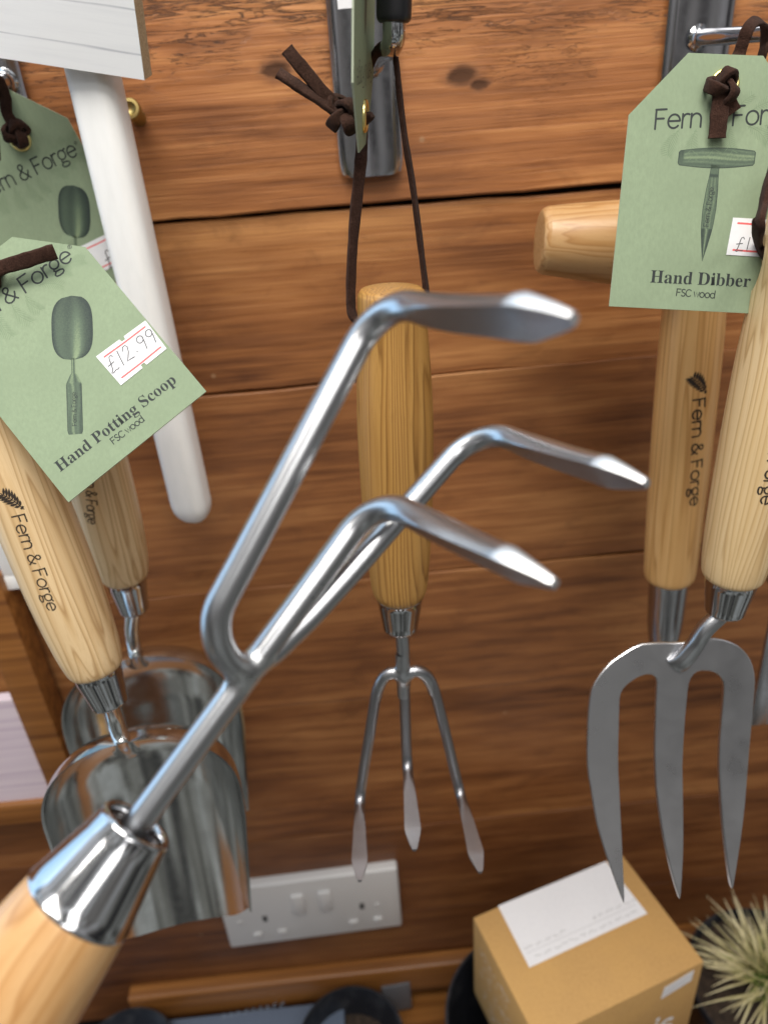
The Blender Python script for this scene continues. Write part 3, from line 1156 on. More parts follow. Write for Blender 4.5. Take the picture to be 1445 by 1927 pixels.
def prong(g, path, tipdir, sdir, edir, tl, rr=RODR, leaf=1.0, ground=True, mats=(0, 1)):
    """round rod path (ends at the bend's end) continued by a flattened, leaf-shaped arm towards path[-1] + tipdir * tl"""
    N0 = len(path)
    end = path[-1]+tipdir*tl
    m_ = 22
    us = [i/m_ for i in range(1, m_+1)]
    arm = [path[-1]+tipdir*(tl*u) for u in us]
    full = list(path)+arm
    n = len(full)
    tang = [(full[min(i+1, n-1)]-full[max(i-1, 0)]).normalized() for i in range(n)]
    sides = [None]*n
    s_ = edir
    for i in range(n-1, -1, -1):
        s_ = (s_-tang[i]*s_.dot(tang[i])).normalized()
        sides[i] = s_
    k = 28

    def lin(u, P):
        for (a, b), (c, d) in zip(P, P[1:]):
            if u <= c:
                return b+(d-b)*(u-a)/(c-a)
        return P[-1][1]
    rows = []
    for i in range(n):
        u = 0 if i < N0 else us[i-N0]
        a = rr*lin(u, [(0, 1), (.1, 1.0), (.45, 1.2), (.74, 1.46*leaf), (.78, 1.42*leaf), (.93, .78), (.985, .48), (1, .36)])
        bt = rr*lin(u, [(0, 1), (.2, 1.0), (.6, 1.0), (.76, .98), (.9, .66), (1, .38)])
        bb = rr*lin(u, [(0, 1), (.3, .84), (.76, .62), (.9, .34), (1, .18)])
        pw = lin(u, [(0, 1), (.6, 1.0), (.72, 1.15), (.78, 1.7), (1, 1.9)])
        pb = lin(u, [(0, 1), (.06, 1.1), (.25, 4.0), (.5, 9), (1, 9)])
        up = tang[i].cross(sides[i])
        flip = up.dot(sdir) < 0 and i >= N0-1
        row = []
        for j in range(k):
            th = 2*math.pi*j/k
            c, s = math.cos(th), math.sin(th)
            top = (s >= 0) != (up.dot(sdir) < 0)
            e_ = pw if top else pb
            x = a*math.copysign(abs(c)**(1/e_), c)
            m1 = min(u/.30, 1)
            if top:
                y = -bb*m1+(bt+bb*m1)*abs(s)**(1/e_)
            else:
                y = -((1-m1)*bb*abs(s)**(1/e_)+m1*bb)
            y = y if up.dot(sdir) >= 0 else -y
            row.append(g.vert(full[i]+sides[i]*x+up*y))
        rows.append(row)
    for i in range(n-1):
        for j in range(k):
            j2 = (j+1) % k
            c = abs(math.cos(2*math.pi*(j+.5)/k))
            u = 0 if i+1 < N0 else us[i+1-N0]
            mt = mats[1] if ground and u > .765 and c > .42 else mats[0]
            g.face((rows[i][j], rows[i][j2], rows[i+1][j2], rows[i+1][j]), mt)
    g.face(rows[0][::-1], mats[0])
    g.face(rows[-1], mats[1])
    return full


# ---- the cultivator held in front of the lens
P1 = C(248, 1566, 158)
P2 = C(684, 968, 173)
S = (P2-P1).normalized()
PL, PR = C(705, 584, 172), C(888, 828, 203)
E = (PR-PL)
E = (E-S*E.dot(S)).normalized()
NN = S.cross(E)
TIP = C(1046, 1101, 141)-C(702, 950, 180)
if NN.dot(TIP) < 0:
    NN = -NN
TP = lambda px, py: on_plane(px, py, P1, NN)      # a photo pixel on the plane of the tool

base = P1-S*150
held = thing('hand_cultivator', 'large steel three pronged hand cultivator held up close in front of the others', 'hand cultivator', base, 'three pronged hand cultivators')
FL = 19.5
FA = P1-S*(FL-2.2)
Lf = Lathe(FA, S, ferrule_prof(12.1, 8.35, FL), E)
g = G()
Lf.add(g, 64, cap0=True, cap1=False)
g.build('ferrule', M_chrome, held, 50)
g = G()
Lathe(P1-S*1.5, S, [(-1, 6.7), (0, 6.7)], E).add(g, 40)
g.build('recess_disc', Mat('dark_recess_reflection', (.085, .04, .022), .5).m, held)  # added disc, coloured like the dark brown reflection inside the ferrule
Lh = Lathe(FA+S*.3, -S, interp([(-.5, 11.3), (0, 11.7), (1.2, 12.1), (8, 13.0), (20, 14.3), (35, 15.5), (55, 16.0), (80, 15.1), (105, 13.8), (125, 12.8), (131, 11.8), (133.5, 9.5), (134, 6)], 5), E)
g = G()
Lh.add(g, 64)
g.build('handle', M_held, held, 50)
shaft_path = [P1-S*2.5+(P2-P1+S*2.5)*i/20 for i in range(21)]
# side prongs on the plane of the tool
lp = [TP(*q) for q in ((448, 1258), (428, 1240), (412, 1210), (407, 1175), (413, 1142), (430, 1107), (452, 1066))]
rp_ = [TP(*q) for q in ((466, 1252), (490, 1243), (515, 1226), (545, 1197), (584, 1160), (652, 1086))]
mp_ = [P1+(P2-P1)*t for t in (.62, .72, .80)]
CORN = {'L': TP(713, 571), 'R': TP(899, 804), 'M': TP(706, 935)}


def bend_to(path, corner, dirv, R=10.0, n=12):
    """carry a rod straight on to a corner, round it with radius R and leave along dirv"""
    d0 = (corner-path[-1]).normalized()
    c = max(min(d0.dot(dirv), 1), -1)
    d = R*math.tan(math.acos(c)/2)
    d = min(d, (corner-path[-1]).length*.9)
    a, b = corner-d0*d, corner+dirv*d
    st = path[-1]
    out = [st+(a-st)*i/8 for i in range(1, 9)]
    Re = d/math.tan(math.acos(c)/2)
    nrm = (dirv-d0*c).normalized()
    O_ = a+nrm*Re
    th = math.acos(c)
    out += [O_-nrm*Re*math.cos(th*i/n)+d0*Re*math.sin(th*i/n) for i in range(1, n+1)]
    return path+out


TIPS = [((1079, 601), 'L'), ((1043, 1100), 'M'), ((1216, 911), 'R')]
paths = {}
for (tip, key), pth in zip(TIPS, (lp, mp_, rp_)):
    pp = crv(pth, 4)
    q = CORN[key]
    # the tip pixel, at the depth the arm reaches
    zt_ = ((q-CAM)+NN*{'L': 55.0, 'M': 55.0, 'R': 55.0}[key]).dot(cw(V((0, 0, 1))))
    T = C(*tip, zt_)
    d0 = (T-q).normalized()
    pp = bend_to(pp, q, d0, 10.5)
    dirv = (T-pp[-1])
    paths[key] = (pp, dirv.normalized(), dirv.length)

g = G()
tube(g, crv([P1-S*2.5, P1+(P2-P1)*.3, P1+(P2-P1)*.66], 10), RODR, 28)
g.build('shaft', M_steel, held, 60)
for key in 'LMR':
    pp, dv, tl = paths[key]
    g = G()
    prong(g, pp, dv, S, E, tl, {'L': 3.2, 'M': 3.1, 'R': 2.85}[key])
    g.build('prong', [M_steel, M_ground], held, 38)
g = G()
jc = TP(447, 1248)
weld_mesh(g, [([P1, P2], RODR), (paths['L'][0][:30], 3.2)], jc, 14.0, .5, 2.3)
weld_mesh(g, [([P1, P2], RODR), (paths['R'][0][:7], 2.85)], TP(480, 1255), 11.0, .5, 1.0)
g.build('weld', M_weld, held, 70)

# ---- the cultivator hanging in the middle
YC = -125.0
CT, CB = W(737, 541, YC), W(752, 1122, YC)
D = (CB-CT).normalized()
Lc_len = (CB-CT).length
base = CT
hang = thing('hand_cultivator', 'hand cultivator with oiled yellow wooden handle hanging from the middle hook', 'hand cultivator', base, 'three pronged hand cultivators')
k_ = Lc_len
prof = interp([(0, 5), (.3, 10.6), (1.4, 12.0), (4, 12.7), (.12*k_, 13.2), (.24*k_, 14.3), (.36*k_, 15.1), (.5*k_, 15.2), (.66*k_, 14.8), (.8*k_, 14.1), (.92*k_, 13.0), (.975*k_, 12.0), (k_, 10.3)], 5)
Lc = Lathe(CT, D, prof, V((1, 0, 0)))
g = G()
Lc.add(g, 64)
hc = g.build('handle', M_oak, hang, 50)
hole = CT+D*14.0
g = G()
tube(g, [hole+V((-25+50*i/6, 0, 0)) for i in range(7)], 3.2, 20)
c1 = g.build('cutter', M_oak)
g = G()
fe = (W(757, 1181, YC)-CB).length
Lathe(CB-D*1.0, D, ferrule_prof(10.6, 8.2, fe+1), V((1, 0, 0))).add(g, 48)
g.build('ferrule', M_chrome, hang, 50)
FE = CB+D*(fe-1.5)
HP = lambda px, py: W(px, py, YC)
hs = [FE, HP(760, 1260), HP(762, 1330), HP(764, 1390)]
hl = [HP(757, 1272), HP(742, 1265), HP(724, 1272), HP(711, 1296), HP(704, 1330), HP(696, 1380), HP(685, 1445)]
hr = [HP(763, 1272), HP(779, 1262), HP(797, 1266), HP(812, 1285), HP(822, 1316), HP(836, 1370), HP(852, 1437)]
g = G()
tube(g, crv([FE, HP(758, 1215), HP(760, 1290)], 8), 3.2, 20)
g.build('shaft', M_steel, hang, 60)
sets = {}
for pth, cn, tip in ((hl, HP(677, 1500), (677, 1658)), (hs[1:], HP(766, 1437), (780, 1600)), (hr, HP(864, 1487), (904, 1642))):
    pp = crv(pth, 4)
    q = cn
    T = W(*tip, q.y-51)
    d0 = (T-q).normalized()
    pp = bend_to(pp, q, d0, 8.0)
    dv = T-pp[-1]
    g = G()
    prong(g, pp, dv.normalized(), V((0, 0, -1)), V((1, 0, 0)), dv.length, 2.7, .98, ground=False)
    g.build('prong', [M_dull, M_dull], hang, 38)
    sets[tip] = pp
g = G()
weld_mesh(g, [([FE, HP(762, 1340)], 3.2), (sets[(677, 1658)][:24], 3.0), (sets[(904, 1642)][:24], 3.0)], HP(760, 1268), 14, .6, 2.4)
g.build('weld', M_steel, hang, 70)
boolean_cut(hc, [c1], Lc)

# ---- hand fork on the right
YF = -147.0
FB = W(1377, 1087, YF)
FT = W(1527, 400, YF)
D = (FB-FT).normalized()
kf = (FB-FT).length
fork = thing('hand_fork', 'hand fork with pale ash handle and three flat steel tines', 'hand fork', FT)
prof = interp([(-16, 5), (-15.5, 10), (-14, 12.2), (-8, 12.8), (.12*kf, 13.5), (.3*kf, 14.6), (.5*kf, 15.0), (.75*kf, 14.6), (.9*kf, 13.7), (.965*kf, 12.9), (.99*kf, 12.0), (kf, 10.2)], 5)
Lk = Lathe(FT, D, prof, V((1, 0, 0)))
g = G()
Lk.add(g, 64)
hf = g.build('handle', M_ash2, fork, 50)
# scooped cord hole low on the left shoulder
tH, aH, rH = Lk.uvpx(1429, 478)
hp = Lk.pt(tH, aH)
hn = (hp-Lk.A-Lk.D*tH).normalized()
cuts = []
g = G()
tube(g, [hp+hn*8-hn*(46*i/6) for i in range(7)], 3.4, 20)
cuts.append(g.build('cutter', M_ash2))
g = G()
# elongated scoop
rows = 14
for sgn in (1,):
    o = hp+hn*2.2+D*2
    Lathe(o-D*11, D, [(11-11*math.cos(math.pi*i/rows), max(5.2*math.sin(math.pi*i/rows), .02)) for i in range(rows+1)]).add(g, 24)
cuts.append(g.build('cutter', M_ash2))
boolean_cut(hf, cuts, Lk)
lettering_on(Lk, hf, (1463, 752), (1430, 951), .2, cap=4.6)
g = G()
fl = (W(1367, 1150, YF)-FB).length
Lathe(FB-D*1.0, D, ferrule_prof(10.8, 8.3, fl+1), V((1, 0, 0))).add(g, 48)
g.build('ferrule', M_chrome, fork, 50)
FE = FB+D*(fl-1.5)
# head: plate cut from flat steel, its points towards the viewer
HT = W(1268, 1212, YF+1)
HB = W(1276, 1686, -196)
hv = (HT-HB).normalized()
hn_ = V((1, 0, 0)).cross(hv)
if hn_.y > 0:
    hn_ = -hn_
hu = hv.cross(hn_).normalized()
zo = [(745, 108), (690, 108), (600, 115), (545, 138), (500, 165), (400, 235), (350, 290), (320, 330), (290, 380), (270, 430), (258, 500), (253, 560), (248, 650), (246, 750), (245, 850), (248, 950), (257, 1030), (270, 1100), (287, 1220), (310, 1350), (340, 1460), (370, 1560), (400, 1650), (430, 1740), (455, 1810), (470, 1846),
      (474, 1800), (474, 1700), (472, 1560), (470, 1400), (466, 1250), (462, 1100), (457, 1000), (455, 900), (456, 800), (459, 700), (459, 600), (460, 500), (468, 455), (482, 425), (505, 400), (530, 380), (565, 355), (600, 338), (635, 327), (665, 326), (690, 335), (703, 352), (710, 380), (709, 440), (708, 500), (706, 600), (705, 700), (704, 800), (705, 900), (708, 1000), (713, 1100), (723, 1200), (735, 1300), (749, 1400), (765, 1500), (785, 1600), (805, 1690), (824, 1760), (842, 1816),
      (852, 1780), (862, 1690), (873, 1590), (881, 1500), (886, 1400), (889, 1300), (891, 1200), (892, 1100), (891, 1020), (891, 950), (895, 850), (900, 750), (907, 620), (915, 500), (919, 440), (926, 390), (938, 352), (955, 325), (980, 308), (1010, 301), (1060, 302), (1095, 310), (1122, 325), (1142, 345), (1157, 375), (1164, 410), (1165, 450), (1159, 570), (1151, 700), (1144, 800), (1140, 900), (1140, 1000), (1144, 1100), (1149, 1230), (1155, 1350), (1162, 1460), (1170, 1560), (1178, 1650), (1186, 1720), (1195, 1750),
      (1206, 1728), (1222, 1660), (1245, 1555), (1270, 1440), (1292, 1320), (1310, 1200), (1323, 1080), (1335, 950), (1346, 820), (1356, 700), (1364, 570), (1371, 450), (1372, 380), (1366, 320), (1354, 272), (1336, 228), (1312, 190), (1280, 155), (1245, 127), (1200, 105), (1150, 88), (1100, 79), (1050, 75), (1000, 76), (940, 92), (880, 106), (810, 110)]
poly = []
for zx, zy in zo:
    p = on_plane(1040+zx/3.568, 1180+zy/3.568, HT, hn_)
    poly.append(((p-HT).dot(hu), (p-HT).dot(hv)))
area2 = sum(a[0]*b[1]-a[1]*b[0] for a, b in zip(poly, poly[1:]+poly[:1]))
if area2 < 0:
    poly = poly[::-1]
LH = (HT-HB).length


def head_mp(u, v, h):
    t = min(max(-v/LH, 0), 1)
    bow = 7.0*math.sin(math.pi*t)*.9-3*t          # tines bow gently
    return HT+hu*u+hv*v+hn_*(h-bow*.6)


def bevel_plate(g, poly, mp, th, bv, mat=0):
    """plate with chamfered edge, cut into bands along v so that it can bow"""
    n = len(poly)
    ins = []
    for i in range(n):
        a, b, c = V((*poly[i-1], 0)), V((*poly[i], 0)), V((*poly[(i+1) % n], 0))
        d1, d2 = (b-a).normalized(), (c-b).normalized()
        nrm = (V((-d1.y, d1.x, 0))+V((-d2.y, d2.x, 0)))
        nrm = nrm.normalized() if nrm.length > .2 else V((-d1.y, d1.x, 0))
        ins.append((b.x+nrm.x*bv, b.y+nrm.y*bv))
    rings = [(ins, 0.0), (poly, -bv*.8), (poly, -th+bv*.8), (ins, -th)]
    ids = [[g.vert(mp(u, v, h)) for u, v in P] for P, h in rings]
    for a, b in zip(ids, ids[1:]):
        for i in range(n):
            j = (i+1) % n
            g.face((a[i], b[i], b[j], a[j]), mat)
    for t in tessellate_polygon([[V((u, v, 0)) for u, v in ins]]):
        A_, B_, C_ = [V((*ins[i], 0)) for i in t]
        if (B_-A_).cross(C_-A_).z < 0:
            t = t[::-1]
        g.face([ids[0][i] for i in t], mat)
        g.face([ids[3][i] for i in t[::-1]], mat)


g = G()
bevel_plate(g, poly, head_mp, 2.6, .45)
g.build('head', M_fork, fork, 30)
A0 = FE-D*2
att = on_plane(1283, 1243, HT, hn_)+hn_*1.2
nk = crv([A0, FE+D*1.0, W(1352, 1160, YF-1), W(1326, 1185, YF-2), on_plane(1300, 1211, HT, hn_)+hn_*3.6, att, on_plane(1270, 1256, HT, hn_)-hn_*.8], 6)
g = G()
sweep(g, nk, lambda i, n: circ(3.9+.9*max(0, (i/(n-1)-.6))/.4, 24, 3.9-2.0*max(0, (i/(n-1)-.6))/.4))
g.build('neck', M_steel, fork, 60)

# ---- dibber behind its tag
YD = -66.0
DT, DB = W(1316, 470, YD), W(1259, 1087, YD)
D = (DB-DT).normalized()
dib = thing('hand_dibber', 'wooden dibber with T shaped handle hanging behind the green dibber tag', 'dibber', DT)
kd = (DB-DT).length
Ld = Lathe(DT, D, interp([(0, 13.0), (.1*kd, 13.6), (.25*kd, 14.4), (.5*kd, 14.7), (.75*kd, 14.4), (.93*kd, 13.9), (.985*kd, 13.4), (kd, 12.0)], 5), V((1, 0, 0)))
g = G()
Ld.add(g, 56)
db = g.build('body', M_dib, dib, 50)
lettering_on(Ld, db, (1304, 752), (1298, 955), .22, cap=5.6)
g = G()
Lathe(DB-D*.6, D, interp([(0, 9.5), (.3, 10.3), (2, 10.6), (14, 10.3), (34, 9.6), (52, 7.2), (68, 3.6), (78, .9), (79, .1)], 4), V((1, 0, 0))).add(g, 40)
g.build('steel_point', M_plate, dib, 60)
TL = W(1013, 452, -60)
TC = DT+V((0, 0, 2))
tx = (TC-TL)
kt = tx.length*2
Lt = Lathe(TL, tx, interp([(0, 6), (.15, 11.4), (.8, 12.9), (2.4, 13.9), (5, 14.5), (.15*kt, 16.4), (.3*kt, 18.2), (.5*kt, 18.8), (.7*kt, 18.2), (.85*kt, 16.4), (kt-5, 14.5), (kt-2.4, 13.9), (kt-.8, 12.9), (kt-.15, 11.4), (kt, 6)], 5), V((0, -1, 0)))
g = G()
Lt.add(g, 56)
g.build('crossbar', M_held, dib, 50)


# ---- potting scoops
def scoop(label, T, B, fer, neckpts, apex, W0, LEN, DEP, yaw, hprof, txt=None, seed=0):
    root = thing('potting_scoop', label, 'potting scoop', T, 'potting scoops hanging from the left hook')
    D = (B-T).normalized()
    k = (B-T).length
    L = Lathe(T, D, interp([(t*k, r) for t, r in hprof], 5), V((1, .3, 0)))
    g = G()
    L.add(g, 64)
    h = g.build('handle', M_ash, root, 50)
    if txt:
        lettering_on(L, h, *txt)
    g = G()
    fl = (fer-B).length
    Lathe(B-D*1.0, D, ferrule_prof(hprof[-1][1]+.3, hprof[-1][1]-2.2, fl+1), V((1, 0, 0))).add(g, 48)
    g.build('ferrule', M_chrome, root, 50)
    g = G()
    E0 = B+D*(fl-2)
    nk = crv([E0]+neckpts, 6)
    nn = len(nk)
    sweep(g, nk, lambda i, n: circ(4.0+2.6*max(0, i/(n-1)-.6)**2*6, 24, 4.0+.6*max(0, i/(n-1)-.6)))
    g.build('neck', M_scoop, root, 60)
    # bowl
    X = V((math.cos(yaw), math.sin(yaw), 0))
    Bk = V((-math.sin(yaw), math.cos(yaw), 0))
    Dn = V((-.045, 0, -1))
    g = G()
    nu, nv = 40, 44
    T0 = W0*1.05

    def pt(u, v, off):
        a = math.pi*u
        t = LEN*(v**1.25)
        if t > LEN*.70:
            z_ = ((t-LEN*.70)/(LEN*.30))
            t = t-(15.0*(abs(math.cos(a))**9))*z_**2+DEP*.60*math.sin(a)*z_
        q = min(t/T0, 1)
        f = math.sqrt(max(1-(1-q)**2.4, 0))
        fd = max(1-(1-q)**2.0, 0)**.62
        wv = (W0+off)*(f+.0)*(1-.22*max(0, (t-LEN*.40)/LEN))
        dp = (DEP+off)*fd*(1-.22*max(0, (t-LEN*.45)/(LEN*.55)))
        rim = 4*math.sin(min(t/LEN, 1)*math.pi)
        return apex+X*(-wv*math.cos(a))+Bk*(dp*math.sin(a)**.9-rim*abs(math.cos(a))**3*.3)+Dn*t
    inn = [[g.vert(pt(i/nu, j/nv, 0)) for i in range(nu+1)] for j in range(nv+1)]
    out = [[g.vert(pt(i/nu, j/nv, 1.3)+Bk*.0) for i in range(nu+1)] for j in range(nv+1)]
    for j in range(nv):
        for i in range(nu):
            g.face((inn[j][i], inn[j+1][i], inn[j+1][i+1], inn[j][i+1]))
            g.face((out[j][i], out[j][i+1], out[j+1][i+1], out[j+1][i]))
        for i in (0, nu):
            q = (inn[j][i], out[j][i], out[j+1][i], inn[j+1][i])
            g.face(q if i == 0 else q[::-1])
    for i in range(nu):
        g.face((inn[nv][i], out[nv][i], out[nv][i+1], inn[nv][i+1]))
    o = g.build('bowl', M_scoop, root, 50)
    return root, L


YS = -140.0
hp_ = [(0, 6), (.002, 10), (.01, 12), (.05, 12.9), (.2, 13.6), (.4, 14.9), (.55, 15.2), (.75, 14.9), (.9, 13.6), (.965, 12.4), (.99, 11.4), (1, 10.2)]
sB = W(183, 1262, YS)
sT = W(-72, 640, -116)
scoop('potting scoop with pale ash handle, nearer of the two and hanging low on the left', sT, sB, W(206, 1318, YS),
      [W(214, 1345, YS), W(224, 1378, YS+1), W(233, 1398, YS+5), W(238, 1412, YS+12)],
      W(240, 1397, YS-3), 46, 156, 38, .12, hp_, ((22, 972), (92, 1152), .17, True, 4.7))
YR = -74.0
rB = W(237, 1088, YR)
rT = W(118, 640, YR)
scoop('potting scoop behind the nearer one, mostly hidden with only its shaded handle and rim showing', rT, rB, W(243, 1148, YR),
      [W(248, 1180, YR), W(252, 1215, YR+2), W(256, 1236, YR+8), W(258, 1247, YR+14)],
      W(262, 1236, YR-3), 49, 146, 40, .05, [(t, r*.97) for t, r in hp_], ((160, 880), (166, 985), .17, False, 4.7))

# ---- a further tool at the right edge
tw = thing('hand_trowel', 'steel shafted hand tool just showing at the right edge beside the fork', 'hand tool', W(1500, 700, -110))
A, B = W(1560, 560, -110), W(1482, 1052, -110)
D = (B-A).normalized()
k = (B-A).length
g = G()
Lathe(A, D, interp([(0, 8), (1, 12), (.1*k, 13), (.5*k, 14), (.9*k, 12.5), (k, 10)], 5)).add(g, 40)
g.build('handle', M_ash2, tw, 50)
g = G()
Lathe(B-D, D, ferrule_prof(10.3, 8, 15)).add(g, 40)
g.build('ferrule', M_chrome, tw, 50)
g = G()
e0 = W(1480, 1120, -110)
boxg(g, e0+V((-6.5, -1.5, 0)), V((13, 0, 0)), V((0, 3, 0)), V((2.5, 0, -88)), bev=1)
g.build('blade', M_plate, tw)

# ================================================================== hang tags
TW, TS, TH, TC_ = 60.0, 69.0, 89.0, 17.6


class Tag:
    def __init__(s, BL, BR, LS, label, name='hang_tag', ts=69.0):
        TS, TH = s.TS, s.TH = ts, ts+20.0
        s.U = (BR-BL).normalized()
        v = LS-BL
        s.Vv = (v-s.U*v.dot(s.U)).normalized()
        s.N = s.U.cross(s.Vv)
        s.O = (BL+BR)/2-s.U*(TW/2)
        s.root = thing(name, label, 'tag', s.mp(TW/2, TH, 0), 'green card tags of the garden tools')
        s.mpf = s.mp
        g = G()
        poly = [(0, 0), (TW, 0), (TW, TS), (TW-TC_, TH), (TC_, TH), (0, TS)]
        # hole for the eyelet is covered by the eyelet ring
        prism(g, poly, s.mp, .55, 0, 1)
        s.card = g.build('card', [M_card, M_cardedge], s.root, smooth=False)

    def bow(s, u, v):
        return 0.0

    def mp(s, u, v, h):
        return s.O+s.U*u+s.Vv*v+s.N*(h+s.bow(u, v))

    def px(s, x, y):
        p = on_plane(x, y, s.O, s.N)-s.O
        return p.dot(s.U), p.dot(s.Vv)

    def eyelet(s, u, v):
        g = G()
        n = 32
        path = [s.mp(u+4.1*math.cos(2*math.pi*i/n), v+4.1*math.sin(2*math.pi*i/n), .15) for i in range(n)]
        sweep(g, path, lambda i, n: circ(1.0, 10, .8), closed=True, sides=[s.N]*n)
        g.build('eyelet', M_gold, s.root, 60)
        g = G()
        g.face([g.vert(s.mp(u+3.6*math.cos(2*math.pi*i/24), v+3.6*math.sin(2*math.pi*i/24), .06)) for i in range(24)])
        g.build('eyelet_hole', M_slot, s.root, smooth=False)

    def print_brand(s, p0, p1, slant=.06):
        g = G()
        a, b = s.px(*p0), s.px(*p1)
        line_text(g, 'Fern & Forge', a, b, s.mp, .15, 0, slant, .05)
        L = math.hypot(b[0]-a[0], b[1]-a[1])
        ux, uy = (b[0]-a[0])/L, (b[1]-a[1])/L
        # registered mark
        c = (b[0]+ux*1.1-uy*4.6, b[1]+uy*1.1+ux*4.6)
        ribbon(g, [(c[0]+.75*math.cos(i*.3142), c[1]+.75*math.sin(i*.3142)) for i in range(21)], .14, s.mp)
        line_text(g, 'R', (c[0]-ux*.35+uy*.4, c[1]-uy*.35-ux*.4), (c[0]+ux*.4+uy*.4, c[1]+uy*.4-ux*.4), s.mp, .2)
        g.build('brand_lettering', M_black, s.card, smooth=False)
        g = G()
        rr = random.Random(5)
        for i in range(7):
            t = .18+.12*i
            o = (a[0]+ux*L*t-uy*(-.5), a[1]+uy*L*t+ux*(-.5))
            an = math.atan2(uy, ux)+math.radians(-115+32*i/2+rr.uniform(-12, 12))
            l = rr.uniform(7, 10.5)
            frond(g, o, (o[0]+math.cos(an)*l, o[1]+math.sin(an)*l), 2.6, s.mp, .10, 12, h=.028, bend=.25*(1 if i > 3 else -1))
        for i in range(5):
            t = .45+.12*i
            o = (a[0]+ux*L*t-uy*4.5, a[1]+uy*L*t+ux*4.5)
            an = math.atan2(uy, ux)+math.radians(30+rr.uniform(-10, 25))
            frond(g, o, (o[0]+math.cos(an)*8, o[1]+math.sin(an)*8), 2.0, s.mp, .09, 9, h=.028)
        g.build('fern_print', M_fern, s.card, smooth=False)

    def print_title(s, txt, p0, p1, sub, q0, q1):
        g = G()
        serif_text(g, txt, s.px(*p0), s.px(*p1), s.mp, h=.05)
        line_text(g, sub, s.px(*q0), s.px(*q1), s.mp, .20)
        g.build('title_lettering', M_black, s.card, smooth=False)

    def sticker(s, quad, txt, t0, t1, notch=True, parent=None):
        """white price sticker, quad = TL, TR, BR, BL in photo pixels"""
        TLq, TRq, BRq, BLq = [s.px(*q) for q in quad]
        g = G()
        lerp = lambda a, b, t: (a[0]+(b[0]-a[0])*t, a[1]+(b[1]-a[1])*t)
        P = lambda x, y: lerp(lerp(BLq, BRq, x), lerp(TLq, TRq, x), y)
        ol = [P(0, 0)]
        if notch:
            ol += [P(.47, 0), P(.48, .09), P(.55, .09), P(.56, 0)]
        ol += [P(1, 0), P(1, 1)]
        if notch:
            ol += [P(.56, 1), P(.55, .91), P(.48, .91), P(.47, 1)]
        ol += [P(0, 1)]
        prism(g, ol, lambda u, v, h: s.mp(u, v, .20+h), .13)
        st = g.build('price_sticker', M_paper, s.root, smooth=False)
        g = G()
        mp = lambda u, v, h: s.mp(u, v, .20+h)
        for y in (.14, .86):
            ribbon(g, [P(.10, y), P(.5, y-.01), P(.93, y)], .62, mp, 0, None, .03)
        g.build('red_line', M_red, st, smooth=False)
        g = G()
        line_text(g, txt, s.px(*t0), s.px(*t1), mp, .09, 0, .12, .045)
        g.build('handwritten_price', M_pen, st, smooth=False)
        return st

    def strip_print(s, name, outline, tone, extra=None, n=26, parent=None):
        """printed illustration: outline(t)->(left, right) 2D points, tone(t, x) 0 dark .. 1 card"""
        g = G()
        m_ = 18
        rows = []
        for i in range(n+1):
            t = i/n
            a, b = outline(t)
            rows.append([g.vert(s.mp(a[0]+(b[0]-a[0])*j/m_, a[1]+(b[1]-a[1])*j/m_, .04), (0, 0, 0), max(tone(t, j/m_), .001)) for j in range(m_+1)])
        for r0, r1 in zip(rows, rows[1:]):
            for j in range(m_):
                g.face((r0[j], r1[j], r1[j+1], r0[j+1]))
        if extra:
            extra(g)
        return g.build(name, M_ink, s.card, smooth=False)


def loc2(A, B):
    """2D frame with origin A, y axis to B"""
    dx, dy = B[0]-A[0], B[1]-A[1]
    L = math.hypot(dx, dy)
    ux, uy = dx/L, dy/L
    return lambda x, y: (A[0]+uy*x+ux*y, A[1]-ux*x+uy*y), L


def scoop_print(tag, top, bottom):
    """engraving of a potting scoop between two photo pixels (tip of the bowl, end of the handle)"""
    F, L = loc2(tag.px(*bottom), tag.px(*top))
    bl = L*.47

    def ob(t):
        y = L-bl*t
        q = abs(2*t-1)
        w = L*.145*(1-q**3.2)**.42 if q < 1 else 0
        return F(-w, y), F(w, y)

    def tn(t, x):
        e = 1-abs(2*x-1)
        v = .10+.85*math.exp(-((x-.62)/.16)**2)*(.35+.65*t) + .30*math.exp(-((x-.2)/.2)**2)
        v *= min(1, e*4.5+.1)
        v *= .55+.45*min(1, t*2.4)
        return v*.9
    tag.strip_print('scoop_drawing', ob, tn, n=34)

    def oh(t):
        y = L*.545*(1-t)
        w = L*(.054 if t > .34 else .024+.030*max(0, (t-.22)/.12))
        if t < .22:
            w = L*.014
        if t > .96:
            w *= 1-(t-.96)*4
        return F(-w, y+L*.10*0), F(w, y)

    def th(t, x):
        return (.32+.30*math.sin(x*19+math.sin(t*9)*1.2)*.35+.25*math.exp(-((x-.4)/.25)**2))*min(1, (1-abs(2*x-1))*6+.15) if t > .34 else .2+.5*abs(math.sin(x*5))
    tag.strip_print('handle_drawing', oh, th, n=40)
    g = G()
    line_text(g, 'Fern & Forge', F(.012*L, .06*L), F(.012*L, .30*L), tag.mp, .16, h=.06)
    g.build('small_lettering', M_black, tag.card, smooth=False)


# ---- tag of the dibber
tag_d = Tag(C(1150, 576, 265), C(1464, 592, 263), C(1188, 215, 254), 'green card tag for a dibber, facing front at the right edge', ts=(C(1188, 215, 254)-C(1150, 576, 265)).length)
tag_d.eyelet(*tag_d.px(1363, 157))
tag_d.print_brand((1231, 242), (1497, 230))
tag_d.print_title('Hand Dibber', (1222, 531), (1411, 540), 'FSC wood', (1272, 556), (1345, 561))
tag_d.sticker([(1379, 409), (1490, 415), (1478, 486), (1366, 479)], '£1', (1381, 472), (1410, 472), False)
Fd, Ld_ = loc2(tag_d.px(1321, 491), tag_d.px(1348, 296))


